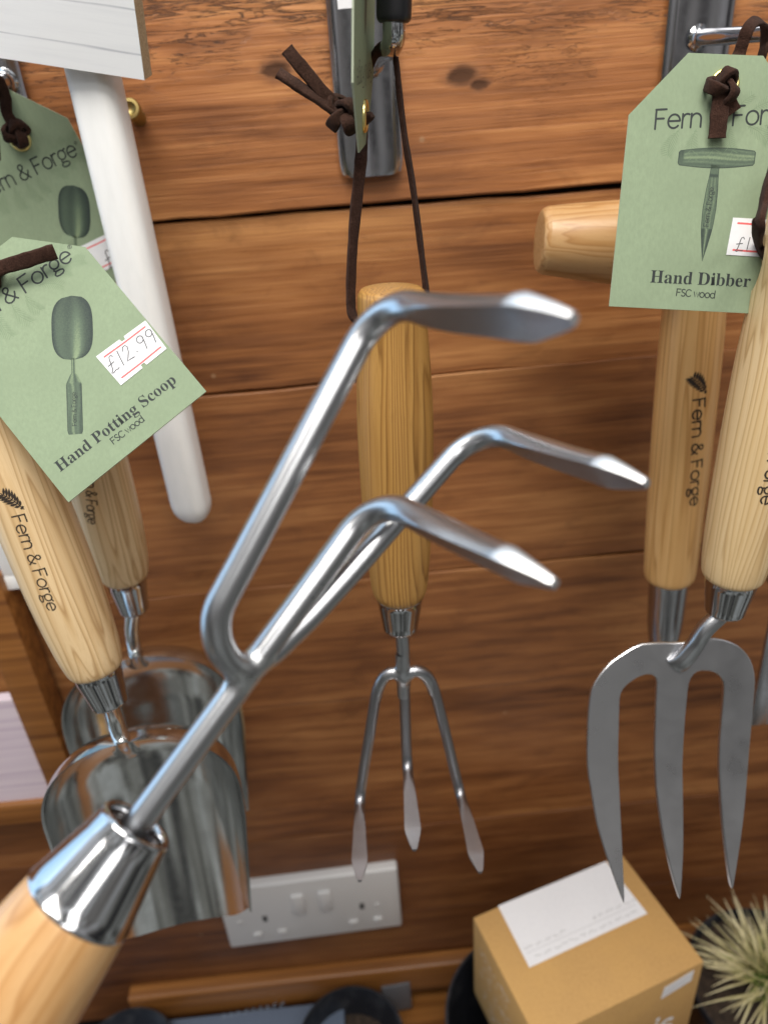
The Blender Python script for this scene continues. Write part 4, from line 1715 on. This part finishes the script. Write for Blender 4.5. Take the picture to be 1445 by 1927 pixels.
def o_bar(t):
    a, b = tag_d.px(1276, 296), tag_d.px(1421, 297)
    x = a[0]+(b[0]-a[0])*t
    y = a[1]+(b[1]-a[1])*t
    h = 2.35+1.0*math.sin(math.pi*t)
    if t < .02 or t > .98:
        h *= .75
    return (x, y+h), (x, y-h)


def t_bar(t, x):
    v = .42+.22*math.sin(x*26+2*math.sin(t*5))*.5+.25*math.exp(-((x-.45)/.2)**2)
    if t < .07:
        v = .2+.2*x
    return v*min(1, (1-abs(2*x-1))*7+.05)*(1 if .01 < t < .985 else .2)


tag_d.strip_print('crossbar_drawing', o_bar, t_bar, n=50)


def o_body(t):
    y = Ld_*(.93-.93*t)
    P = [(0, 1.45), (.06, 1.5), (.12, 1.62), (.25, 2.05), (.45, 2.35), (.62, 2.1), (.70, 1.8), (.85, 1.0), (1, .06)]
    for a, b in zip(P, P[1:]):
        if a[0] <= t <= b[0]:
            w = a[1]+(b[1]-a[1])*(t-a[0])/(b[0]-a[0])
            return Fd(-w, y), Fd(w, y)


def t_body(t, x):
    if t < .09:
        return .45*min(1, (1-abs(2*x-1))*5+.1)
    if t < .12:
        return .15
    if t < .66:
        return (.5+.12*math.sin(x*20+math.sin(t*14)))*min(1, (1-abs(2*x-1))*6+.05)
    return (.12+.6*math.exp(-((x-.5)/.14)**2))*min(1, (1-abs(2*x-1))*5+.2)


tag_d.strip_print('dibber_drawing', o_body, t_body, n=60)
g = G()
line_text(g, 'Fern & Forge', Fd(.5, Ld_*.34), Fd(.5, Ld_*.72), tag_d.mp, .16, h=.06)
g.build('small_lettering', M_black, tag_d.card, smooth=False)

# ---- tag of the nearer scoop
tag_s = Tag(C(135, 940, 253), C(382, 741, 257), C(135-217, 940-292, 260), 'green potting scoop tag with white £12.99 price sticker, hanging tilted at the left')
tag_s.print_brand((-67, 632), (140, 486))
tag_s.print_title('Hand Potting Scoop', (113, 889), (334, 718), 'FSC wood', (214, 836), (273, 791))
tag_s.sticker([(181, 671), (274, 603), (314, 656), (228, 725)], '£12.99', (210, 704), (300, 640))
scoop_print(tag_s, (134, 556), (142, 817))
tag_s.eyelet(*tag_s.px(-28, 520))

# ---- tag of the hidden scoop, flat near the wall
def wl(x, y):
    return W(x, y, -17)


_u = (.905, -.425)
_q = lambda a, b: (70+a*_u[0]+b*.425, 203+a*_u[1]+b*.905)     # along the top edge, down the tag
sc_ = 239/60.0
tag_r = Tag(wl(*_q(-41*sc_, 90*sc_)), wl(*_q(19*sc_, 90*sc_)), wl(*_q(-41*sc_, 21*sc_)), 'shaded green potting scoop tag behind the white stake at the top left')
tag_r.print_brand((-12-14, 366+7), (149, 290))
scoop_print(tag_r, (138, 348), (146, 552))
tag_r.sticker([(150, 464), (224, 428), (250, 482), (176, 520)], '£1', (205, 505), (232, 488), False)
tag_r.eyelet(*tag_r.px(38, 262))


# ---- tag of the hanging cultivator, seen nearly edge-on and upside down
class EdgeTag(Tag):
    pass


A_, B_ = C(660, 133, 236), C(694, 190, 256)
tag_c = None
U_ = (B_-A_)
upv = (C(672, -100, 232)-C(661, 100, 236)).normalized()
ux = (C(706, 40, 266)-C(672, 40, 218)).normalized()
vv = -(upv-ux*upv.dot(ux)).normalized()       # tag's own up points down in the photo
# card hangs upside down: U runs from the far edge to the near one so that the printed face is towards the lens
O_top = C(684, 276, 243)                      # middle of the short top edge (lowest in the photo)
tagU = -ux
BLp = O_top-vv*TH-tagU*(TW/2)
tag_c = Tag(BLp, BLp+tagU*TW, BLp+vv*TS, 'green card tag seen edge-on, standing up from the knot of the middle hook')
if tag_c.N.dot(CAM-tag_c.O) < 0:
    tagU = -tagU
    for o in [tag_c.card, tag_c.root]:
        bpy.data.objects.remove(o, do_unlink=True)
    BLp = O_top-vv*TH-tagU*(TW/2)
    tag_c = Tag(BLp, BLp+tagU*TW, BLp+vv*TS, 'green card tag seen edge-on, standing up from the knot of the middle hook')
tag_c.eyelet(TW/2, TH-9)
c0 = tag_c.root
g = G()
line_text(g, 'Fern & Forge', (8, 66), (52, 66), tag_c.mp, .085)
g.build('brand_lettering', M_black, tag_c.card, smooth=False)
def oc(t):
    y = 58-40*t
    w = 3.4*max(1-abs(2*t-1)**3, .02)**.5
    return (30-w, y), (30+w, y)


tag_c.strip_print('tool_drawing', oc, lambda t, x: .15+.4*x)
g = G()
prism(g, [(38, 24), (56, 24), (56, 37), (38, 37)], lambda u, v, h: tag_c.mp(u, v, .2+h), .13)
stq = g.build('price_sticker', M_paper, tag_c.root, smooth=False)
g = G()
for y in (25.6, 35.4):
    ribbon(g, [(39.5, y), (55, y)], .6, lambda u, v, h: tag_c.mp(u, v, .2+h), 0, None, .03)
g.build('red_line', M_red, stq, smooth=False)


# ================================================================== suede cords
def knot_path(c, ex, ey, ez, s, n=64):
    out = []
    for i in range(n):
        t = 2*math.pi*i/n
        out.append(c+ex*(s*(math.sin(t)+2*math.sin(2*t))/3)+ey*(s*(math.cos(t)-2*math.cos(2*t))/3)+ez*(s*.62*-math.sin(3*t)))
    return out


def knot(parent, c, ex, ey, s, w=3.4, th=1.5):
    ez = ex.cross(ey)
    g = G()
    p = knot_path(c, ex, ey, ez, s)
    n = len(p)
    sides = [((q-c).cross(p[(i+1) % n]-p[i-1])).normalized() for i, q in enumerate(p)]
    sweep(g, p, lambda i, n: rrect(w, th, .45, 2), closed=True, sides=sides)
    # core so that no daylight shows through the knot
    Lathe(c-ez*s*.45, ez, [(0, .1), (s*.15, s*.5), (s*.45, s*.62), (s*.75, s*.5), (s*.9, .1)]).add(g, 16)
    return g.build('knot', M_suede, parent, 50)


camx, camy, camz = cw(V((1, 0, 0))), cw(V((0, -1, 0))), cw(V((0, 0, -1)))


def cord(label, group, base):
    return thing('suede_cord', label, 'cord', base, group)


CG = 'brown suede cords of the tools'
# cord of the hanging cultivator
cc = cord('brown suede cord looped over the middle hook, its knotted ends sticking out left', CG, HP(738, 590))
g = G()
pl = [HP(704, 597), HP(676, 601)+V((0, -1, 0)), HP(665, 590)+V((-.4, -1, 0)), HP(660, 560), HP(662, 490), HP(667, 420), HP(674, 350), HP(679, 300), C(681, 262, 250), C(680, 228, 251)]
sd = [V((math.cos(a), math.sin(a), 0)) for a in (1.2, 1.0, .9, .75, .75, .5, .3, .1, 0, .2)]
P_ = crv(pl, 7)
Sd = crv(sd, 7)
strap(g, P_, 4.1, 1.5, sides=Sd)
pr_ = [C(682, 226, 262), W(684, 170, -101), W(692, 128, -104), W(708, 98, -112), W(724, 80, -122), W(736, 80, -124), W(744, 105, -124), W(752, 180, -124.5), HP(762, 260), HP(776, 345), HP(786, 420), HP(796, 500), HP(802, 550), HP(803, 580)+V((0, -1, 0)), HP(800, 596)+V((0, -1, 0)), HP(775, 600)]
sd = [V((math.cos(a), math.sin(a), 0)) for a in (.2, .3, .5, .8, 1.2, 1.4, 1.3, 1.25, 1.2, 1.15, 1.15, 1.15, 1.1, 1.1, 1.0, 1.0)]
strap(g, crv(pr_, 7), 3.6, 1.5, sides=crv(sd, 7))
g.build('loop', M_suede, cc, 50)
kc = C(641, 212, 238)
kx = (C(655, 222, 238)-C(625, 200, 240)).normalized()
ky = frame(kx, camy)[0]
knot(cc, kc, kx, ky, 4.9, 4.0, 1.8)
g = G()
strap(g, crv([C(641, 208, 238), C(612, 178, 235), C(578, 138, 232), C(556, 112, 230), C(540, 92, 229)], 6), 4.2, 1.6, side0=(camx*.75+camy*.66))
g.build('tail', M_suede, cc, 50)
g = G()
strap(g, crv([C(640, 214, 237), C(606, 190, 235), C(570, 167, 233), C(545, 150, 231), C(523, 136, 230)], 6), 4.2, 1.6, side0=(camx*.5-camy*.8))
g.build('tail', M_suede, cc, 50)
g = G()
strap(g, crv([C(650, 216, 236), C(655, 232, 235), C(660, 244, 237), C(672, 240, 240), tag_c.mp(TW/2, tag_c.TH-9, 2.2), tag_c.mp(TW/2, tag_c.TH-9, -1.5)], 6), 4.2, 1.6, side0=camx)
g.build('strand', M_suede, cc, 50)

# cord of the dibber: over the hook rod, knotted through the tag
cd = cord('brown suede cord over the right hook, knotted on the dibber tag', CG, C(1356, 170, 248))
eu, ev = tag_d.px(1364, 158)
g = G()
strap(g, crv([tag_d.mp(eu, ev, -1.2), tag_d.mp(eu+2, ev+5, -2.5), C(1388, 108, 259), C(1398, 78, 257), C(1408, 52, 255), C(1422, 39, 258), C(1437, 46, 266), C(1440, 75, 271), C(1432, 110, 273), C(1400, 210, 285), C(1340, 400, 300)], 7), 4.2, 1.5, side0=camx)
g.build('loop', M_suede, cd, 50)
kx, ky = tag_d.U, tag_d.Vv
kc = tag_d.mp(*tag_d.px(1352, 170), 3.4)
knot(cd, kc, (kx+ky*.5).normalized(), (ky-kx*.5).normalized(), 4.9, 4.1, 1.8)
g = G()
strap(g, crv([tag_d.mp(*tag_d.px(1352, 176), 3.6), tag_d.mp(*tag_d.px(1348, 196), 3.6), tag_d.mp(*tag_d.px(1346, 228), 3.0), tag_d.mp(*tag_d.px(1344, 263), 2.2)], 8), 5.8, 1.6, side0=tag_d.U)
g.build('tail', M_suede, cd, 50)
g = G()
strap(g, crv([tag_d.mp(*tag_d.px(1356, 178), 2.8), tag_d.mp(*tag_d.px(1363, 194), 2.6), tag_d.mp(*tag_d.px(1375, 215), 1.8)], 8), 5.4, 1.5, side0=tag_d.U+tag_d.Vv*.5)
g.build('tail', M_suede, cd, 50)

# cord of the fork
cf = cord('brown suede cord running down into the hole of the fork handle', CG, C(1429, 470, 225))
g = G()
a_h = hp
strap(g, crv([W(1580, 90, -117), W(1566, 22, -116), W(1545, 45, -125), C(1500, 180, 222), C(1462, 290, 221), C(1445, 345, 221), C(1436, 388, 221), C(1427, 425, 221), a_h+hn*1.2+Lk.D*-4, a_h-hn*2.5+Lk.D*1, a_h-hn*8+Lk.D*2], 7), 4.6, 1.9, side0=(camx+camy*.2))
g.build('loop', M_suede, cf, 50)

# cord of the nearer scoop
cs = cord('brown suede cord with its cut tail lying on the £12.99 tag', CG, tag_s.mp(*tag_s.px(-14, 522), 3))
knot(cs, tag_s.mp(*tag_s.px(-16, 520), 3.6), tag_s.U, tag_s.Vv, 5.2, 4.2, 1.9)
g = G()
strap(g, crv([tag_s.mp(*tag_s.px(-14, 528), 5.2), tag_s.mp(*tag_s.px(22, 517), 6.2), tag_s.mp(*tag_s.px(62, 506), 6.4), tag_s.mp(*tag_s.px(92, 495), 6.0), tag_s.mp(*tag_s.px(116, 485), 5.0)], 7), 5.0, 2.4, side0=(tag_s.Vv*.9+tag_s.U*.5+tag_s.N*.5), twist=.35)
g.build('tail', M_suede, cs, 50)
g = G()
strap(g, crv([tag_s.mp(*tag_s.px(-24, 515), 3), C(-60, 440, 262), C(-80, 330, 262), C(-90, 220, 258), W(-90, 148, -92), W(-98, 160, -95), W(-92, 260, -100), W(-62, 500, -120), sT+V((3, -10, -12))], 6), 4.2, 1.6, side0=camx)
g.build('loop', M_suede, cs, 50)

# cord of the hidden scoop
cr_c = cord('dark suede cord on the left hook, knotted on the shaded tag', CG, wl(36, 250))
kc = tag_r.mp(*tag_r.px(36, 250), 3.0)
knot(cr_c, kc, tag_r.U, tag_r.Vv, 5.0, 4.6, 2.0)
g = G()
strap(g, crv([tag_r.mp(*tag_r.px(42, 246), 4.5), tag_r.mp(*tag_r.px(22, 214), 5.0), W(10, 186, -26), W(2, 160, -33), W(-8, 146, -36), W(-18, 150, -36), W(-16, 180, -30), W(-10, 300, -25)], 7), 4.8, 1.8, side0=camx)
g.build('loop', M_suede, cr_c, 50)

# ================================================================== white stake sign at the top left
sg = thing('stake_sign', 'white wooden board on a white stake at the top left', 'sign', W(366, 975, -38))
A, B = W(158, 60, -38), W(367, 978, -38)
n = 40
path = [A+(B-A)*(i/n) for i in range(n+1)]
L = (B-A).length
path = [A+(B-A)*(1-(1-i/n)**1.0) for i in range(n-4)]
path = [p for p in path if (B-p).length > 14]+[B-(B-A).normalized()*d for d in (12, 10.5, 8.5, 6.5, 4.5, 2.8, 1.5, .6, .15)]


def stake_sec(i, n):
    d = (B-path[i]).length
    k = math.sqrt(max(1-max(0, (12-d)/12.2)**2.2, 0))
    a = math.radians(16)
    w = 20.5*(.25+.75*k) if d < 12 else 20.5
    return [(x*math.cos(a)-y*math.sin(a), x*math.sin(a)+y*math.cos(a)) for x, y in rrect(w, 16*(.3+.7*k) if d < 12 else 16, min(5.5, w*.35), 4)]


g = G()
sweep(g, path, stake_sec, V((1, 0, 0)))
g.build('stake', M_white, sg, 30)
g = G()
BRp = C(272, 150, 292)
bn_ = (C(289, 138, 299.6)-BRp).normalized()
TRp, BLp_ = on_plane(245, -50, BRp, bn_), on_plane(-60, 99, BRp, bn_)
ex = BRp-BLp_
ey = TRp-BRp
nz_ = -bn_
th = 8.5
q = [BLp_, BRp, BRp+(TRp-BRp)*1.4, BLp_+(TRp-BRp)*1.4]
off_ = -nz_*th
uvq = [(0, 0), (ex.length, 0), (ex.length, ey.length*1.4), (0, ey.length*1.4)]
f_ = [g.vert(p, (u, v+.001, 1)) for p, (u, v) in zip(q, uvq)]
b_ = [g.vert(p+off_, (u, v+.001, 1)) for p, (u, v) in zip(q, uvq)]
g.face(f_, 0)
g.face(b_[::-1], 1)
for i in range(4):
    j = (i+1) % 4
    g.face((f_[i], b_[i], b_[j], f_[j]), 1)
g.build('board', [M_board, M_mdf], sg, smooth=False)

# ================================================================== small things on the wall
br = thing('brass_screw', 'small brass screw head standing out of the wall beside the white stake', 'screw', W(262, 226, 0))
A, B = W(264, 224, 0), W(243, 203, -14)
d = (B-A)
L = d.length
g = G()
Lathe(A, d, [(0, 3.4), (L-4, 3.4), (L-3.8, 4.2), (L-3.4, 4.6), (L-.6, 4.7), (L, 4.3), (L+.05, 3.0), (L-.8, 2.4), (L-1.5, 1.0)]).add(g, 32)
g.build('shank', M_brass, br, 40)
bn = thing('brass_pin', 'tiny brass pin head in the planks left of the fork neck', 'pin', W(1227, 1125, 0))
g = G()
A = W(1227, 1125, 0)
Lathe(A, V((0, -1, 0)), interp([(0, 1.2), (1, 1.6), (2.2, 2.2), (3, 2.1), (3.6, 1.3), (3.8, .1)], 4)).add(g, 20)
g.build('head', M_brass, bn, 60)

# double socket
s_tl, s_bl, s_br, s_tr = W(418, 1676, -9), W(434, 1786, -9), W(757, 1744, -9), W(749, 1637, -9)
sock = thing('wall_socket', 'white double power socket low on the plank wall', 'socket', W(590, 1715, 0))
x0, x1 = s_bl.x, s_br.x
z0, z1 = (s_bl.z+s_br.z)/2, (W(600, 1655, -9).z)
slope = (s_br.z-s_bl.z)/(x1-x0)
ex = V((x1-x0, 0, (x1-x0)*slope))
ez = V((0, 0, z1-z0))
O = V((x0, -9, z0-(x1-x0)*slope/2))
g = G()
boxg(g, O, ex, V((0, 9.8, 0)), ez, bev=2.2, seg=3)
pl_ = g.build('faceplate', M_socket, sock, 40)
SP = lambda u, v, y: O+ex*u+ez*v+V((0, y, 0))
for u in (.40, .55):
    g = G()
    boxg(g, SP(u, .50, -3.0), ex*.07, V((0, 3.2, 0)), ez*.30, bev=.9, seg=2)
    g.build('switch', M_socket, sock, 40)
for u in (.15, .29, .70, .84):
    g = G()
    boxg(g, SP(u, .14, -1.6), ex*.05, V((0, 2, 0)), ez*.09, bev=.6)
    g.build('pin_shutter', M_socket, sock, 40)
for u in (.22, .77):
    g = G()
    boxg(g, SP(u, .40, -.12), ex*.026, V((0, .3, 0)), ez*.10, bev=.03)
    g.build('earth_slot', M_slot, sock, 40)
    g = G()
    Lathe(SP(u+.10 if u > .5 else u-.13, .44, .4), V((0, -1, 0)), [(0, 2.4), (.9, 2.4), (1.1, 2.0)]).add(g, 20)
    g.build('screw_head', M_socket, sock, 40)

# ================================================================== left: framed picture, wooden frame box
pc = thing('picture_frame', 'pale blue picture in a white frame at the left edge', 'picture', W(20, 1110, -20))
pr0 = W(47, 1108, -20)
g = G()
boxg(g, pr0+V((-120, 0, 0)), V((120, 0, 0)), V((0, 14, 0)), V((0, 0, 9.5)), bev=.6)
boxg(g, pr0+V((-10, 0, 9.6)), V((10, 0, 0)), V((0, 14, 0)), V((0, 0, 95)), bev=.6)
boxg(g, pr0+V((-120, 0, 105)), V((120, 0, 0)), V((0, 14, 0)), V((0, 0, 10)), bev=.6)
g.build('frame', M_white, pc, 40)
m = Mat('blue_picture', (.23, .42, .62), .5)
n_ = m.noise(m.co(), 30, 4)
m.base(m.ramp(n_, [(.35, (.16, .35, .58)), (.55, (.30, .50, .68)), (.7, (.62, .72, .78))]))
g = G()
boxg(g, pr0+V((-118, 5, 8)), V((110, 0, 0)), V((0, 2, 0)), V((0, 0, 100)))
g.build('picture', m.m, pc)

wf = thing('wooden_frame', 'orange varnished wooden frame holding a pale pink board at the lower left', 'frame', W(80, 1540, -20))
pT, pB = W(12, 1128, -26), W(132, 1470, -26)
xw = W(130, 1440, -26).x
zb = W(60, 1545, -26).z
zt_ = W(10, 1100, -26).z+4
g = G()
boxg(g, V((xw-20, -26, zb)), V((20, 0, 0)), V((0, 20, 0)), V((0, 0, zt_-zb)), bev=1.2)
g.build('upright', M_var, wf, 40)
zr0, zr1 = W(40, 1552, -26).z, W(40, 1515, -26).z
g = G()
boxg(g, V((xw-150, -25.8, zr0)), V((129.6, 0, 0)), V((0, 19.6, 0)), V((0, 0, zr1-zr0)), bev=1.2)
g.build('rail', M_var, wf, 40)
m = Mat('pale_pink_board', (.66, .56, .62), .5)
n_ = m.noise(m.co((6, 200, 330)), 1, 4, .6)
m.base(m.mix((.70, .60, .66), (.54, .43, .53), m.rng(n_, .42, .72, 0, 1)))
zp = W(30, 1318, -22).z
g = G()
boxg(g, V((xw-150, -22, zr1+.3)), V((129.7, 0, 0)), V((0, 8, 0)), V((0, 0, zp-zr1)))
g.build('board', m.m, wf)

# ================================================================== below: pots, tray, cardboard box, plant


def pot(label, c, r, h, group, soil=None, name='plant_pot'):
    root = thing(name, label, 'pot', V((c.x, c.y, c.z-h)), group)
    g = G()
    t = 1.6
    prof = [(0, r*.72), (0, r*.74), (h*.5, r*.83), (h-12, r*.93), (h-11, r*.985), (h-1.2, r*1.0), (h, r-.6), (h, r-2.2), (h-2, r-3.0), (h-12, r*.93-t), (h*.5, r*.83-t), (3, r*.74-t), (3, .5)]
    Lathe(V((c.x, c.y, c.z-h)), V((0, 0, 1)), prof).add(g, 64)
    g.build('pot_body', M_pot, root, 35)
    if soil is not None:
        g = G()
        rr = random.Random(3)
        n, mm = 40, 14
        rows = []
        for i in range(mm+1):
            q = r*.95*i/mm-.0
            rows.append([g.vert(V((c.x+q*math.cos(2*math.pi*k/n), c.y+q*math.sin(2*math.pi*k/n), c.z-soil+rr.uniform(-1.5, 1.5)+4*(1-(i/mm)**2)))) for k in range(n)])
        for a, b in zip(rows, rows[1:]):
            for k in range(n):
                g.face((a[k], b[k], b[(k+1) % n], a[(k+1) % n]))
        g.build('soil', M_soil, root, 80)
    return root


PG = 'black plastic plant pots on the shelf'
# kraft box: its top face lies at one height
ZB = -500.0
bA, bB, bC, bD = HZ(894, 1727, ZB), HZ(1174, 1605, ZB), HZ(1321, 1814, ZB), HZ(1007, 1964, ZB)
exb = (bB-bA)
eyb = (bD-bA)
ctr = (bA+bB+bC+bD)/4
wl_, dl_ = ((bB-bA).length+(bC-bD).length)/2, ((bD-bA).length+(bC-bB).length)/2
exn = ((bB-bA)+(bC-bD)).normalized()
eyn = V((0, 0, 1)).cross(exn)
if eyn.dot(eyb) > 0:
    eyn = -eyn                       # eyn points away from the lens
O = ctr-exn*wl_/2-eyn*dl_/2
HB_ = 92.0
kb = thing('cardboard_box', 'small brown cardboard box with a white label on its lid, below the fork', 'box', ctr+V((0, 0, -HB_)))
g = G()
boxg(g, O+V((0, 0, -HB_)), exn*wl_, eyn*dl_, V((0, 0, HB_)), bev=1.0, seg=2)
bx = g.build('carton', M_kraft, kb, 40)
BT = lambda px, py: (lambda p: ((p-O).dot(exn), (p-O).dot(eyn)))(HZ(px, py, ZB))
mpt = lambda u, v, h: O+exn*u+eyn*v+V((0, 0, h))
q = [BT(996, 1822), BT(1218, 1720), BT(1140, 1622), BT(937, 1706)]
g = G()
prism(g, q, lambda u, v, h: mpt(u, v, .22+h), .18)
lb = g.build('label', M_paper, kb, smooth=False)
g = G()
rr = random.Random(11)
mpl = lambda u, v, h: mpt(u, v, .22+h)
lerp = lambda a, b, t: (a[0]+(b[0]-a[0])*t, a[1]+(b[1]-a[1])*t)
QP = lambda x, y: lerp(lerp(q[0], q[1], x), lerp(q[3], q[2], x), y)
M_faint = Mat('faint_grey_print', (.45, .45, .46), .8).m
for y, xa, xb in ((.10, .08, .95), (.26, .03, .36), (.26, .62, .98)):
    x = xa
    while x < xb:
        l = rr.uniform(.02, .07)
        pts = [QP(x+l*i/6, y+rr.uniform(-.022, .022)) for i in range(7)]
        ribbon(g, pts, .55, mpl, 0, None, .03)
        x += l+rr.uniform(.012, .03)
ribbon(g, [QP(.03, .19), QP(.97, .19)], .3, mpl, 0, None, .03)
g.build('small_print', M_faint, lb, smooth=False)
# front: small white sticker and white print, side: white pattern
mpf = lambda u, z, h: O+exn*u+V((0, 0, z))-eyn*h
FP = lambda px, py: (lambda p: ((p-O).dot(exn), (p-O).z))(on_plane(px, py, O, eyn))
qf = [FP(1243, 1881), FP(1300, 1846), FP(1306, 1826), FP(1250, 1860)]
g = G()
prism(g, qf, lambda u, v, h: mpf(u, v, .2+h), .16)
st = g.build('sticker', M_paper, kb, smooth=False)
g = G()
p0, p1 = lerp(lerp(qf[0], qf[3], .25), lerp(qf[1], qf[2], .25), .12), lerp(lerp(qf[0], qf[3], .25), lerp(qf[1], qf[2], .25), .8)
for i in range(6):
    a = lerp(p0, p1, i/6)
    b2 = lerp(p0, p1, (i+.7)/6)
    ribbon(g, [a, ((a[0]+b2[0])/2, a[1]+1.6), b2], .35, lambda u, v, h: mpf(u, v, .2+h), 0, None, .03)
g.build('small_print', M_faint, st, smooth=False)
g = G()
a, b = FP(1218, 1957), FP(1262, 1937)
line_text(g, 'is', a, b, mpf, .22, h=.06)
g.build('white_lettering', M_paper, bx, smooth=False)
mpsd = lambda v, z, h: O+eyn*v+V((0, 0, z))-exn*h
g = G()
for i in range(70):
    u, z = rr.uniform(10, dl_-14), rr.uniform(-HB_+6, -16)
    ribbon(g, [(u, z), (u+rr.uniform(1, 3), z+rr.uniform(-2, 2)), (u+rr.uniform(2, 5), z+rr.uniform(-2, 2))], .5, lambda v, z, h: mpsd(-(-v), z, h), 0, None, .05)
g.build('side_print', M_paper, bx, smooth=False)

# pots: the box stands on the wide one
pot('wide black pot whose rim carries the cardboard box', V((ctr.x-30, ctr.y+0, ZB-HB_-.6)), 66, -(SHELF_Z-(ZB-HB_-.6)), PG)
def rim_at(px, py, Z):
    return HZ(px, py, Z)


p = HZ(657, 1853, -690)
pot('black pot standing below the hanging cultivator, its round rim just in frame', V((p.x, p.y-47, -690)), 46, -690-SHELF_Z, PG, 30)
p = HZ(255, 1893, -692)
pot('black pot with a bluish lit rim at the bottom left beside the held tool', V((p.x, p.y-44, -692)), 43, -692-SHELF_Z-4, PG, 30)
# shallow seed tray under the left pots
tr = thing('seed_tray', 'blue grey plastic seed tray along the bottom below the rail', 'tray', V((-60, -90, SHELF_Z)))
a, b = HZ(150, 1905, -715), HZ(545, 1868, -715)
g = G()
xL, xR = HZ(130, 1912, -715).x, HZ(566, 1880, -715).x+40
yB = -20
boxg(g, V((xL, yB-120, -715)), V((xR-xL, 0, 0)), V((0, 120, 0)), V((0, 0, 4)), bev=1.5, seg=2)
boxg(g, V((xL+4, yB-116, SHELF_Z+.2)), V((xR-xL-8, 0, 0)), V((0, 112, 0)), V((0, 0, 26.5)), bev=1)
ty = g.build('tray_body', M_tray, tr, 40)
g = G()
rr = random.Random(4)
o = HZ(420, 1922, -715)
for i in range(9):
    q0 = (o.x+i*6.5, o.y+i*.5)
    ribbon(g, [(q0[0], q0[1]), (q0[0]+rr.uniform(0, 2), q0[1]+4), (q0[0]+3, q0[1]+rr.uniform(0, 4))], .8, lambda u, v, h: V((u, v, -711+h)), 0, None, .06)
m = Mat('pale_emboss', (.20, .24, .30), .4)
g.build('embossed_mark', m.m, ty, smooth=False)
lbp = thing('plant_label', 'pale grey plastic label between two black pots under the rail', 'label', HZ(745, 1900, -725))
g = G()
p = HZ(745, 1885, -712)
boxg(g, p+V((-12, 4, -26)), V((26, 0, 3)), V((0, 2, 0)), V((0, 4, 34)), bev=.6)
m = Mat('pale_grey_plastic', (.11, .11, .12), .5)
g.build('blade', m.m, lbp)

# spiky straw-coloured grass in a pot at the lower right
pcx = HZ(1452, 1845, -600)
pl = pot('black pot with soil under the straw coloured tufted plant', V((pcx.x+2, pcx.y-2, -604)), 62, -604-SHELF_Z, PG, 6)
gr = thing('tufted_plant', 'spiky straw coloured tufted plant at the lower right corner', 'plant', V((pcx.x, pcx.y, -606)))
g = G()
rr = random.Random(21)
for i in range(300):
    az = rr.uniform(0, 2*math.pi)
    el = math.radians(rr.choice((rr.uniform(8, 40), rr.uniform(25, 80))))
    L = rr.uniform(38, 76)*(.8+.2*math.cos(el))
    c0 = V((pcx.x+rr.uniform(-9, 9), pcx.y+rr.uniform(-9, 9), -606+rr.uniform(0, 5)))
    d0 = V((math.cos(az)*math.cos(el), math.sin(az)*math.cos(el), math.sin(el)))
    droop = rr.uniform(.1, .5)
    w = rr.uniform(1.5, 3.8)
    tonej = rr.uniform(-.25, .25)
    sd = d0.cross(V((0, 0, 1)))
    sd = (sd.normalized() if sd.length > .1 else V((1, 0, 0)))
    sd = (sd+V((rr.uniform(-.6, .6), rr.uniform(-.6, .6), rr.uniform(-.6, .6)))).normalized()
    pv = None
    for k in range(7):
        t = k/6
        p = c0+d0*(L*t)+V((0, 0, -1))*(L*droop*t*t*.7)
        ww = w*(1-.9*t**1.5)/2*(.6+.4*min(1, t*3))
        tt = min(max(t*1.05+tonej, .01), 1)
        up = d0.cross(sd)*.35*ww
        a, m0, b = g.vert(p+sd*ww, (0, 0, 0), tt), g.vert(p-up, (0, 0, 0), tt), g.vert(p-sd*ww, (0, 0, 0), tt)
        if pv:
            g.face((pv[0], pv[1], m0, a))
            g.face((pv[1], pv[2], b, m0))
        pv = (a, m0, b)
g.build('leaves', M_leaf, gr, 80)
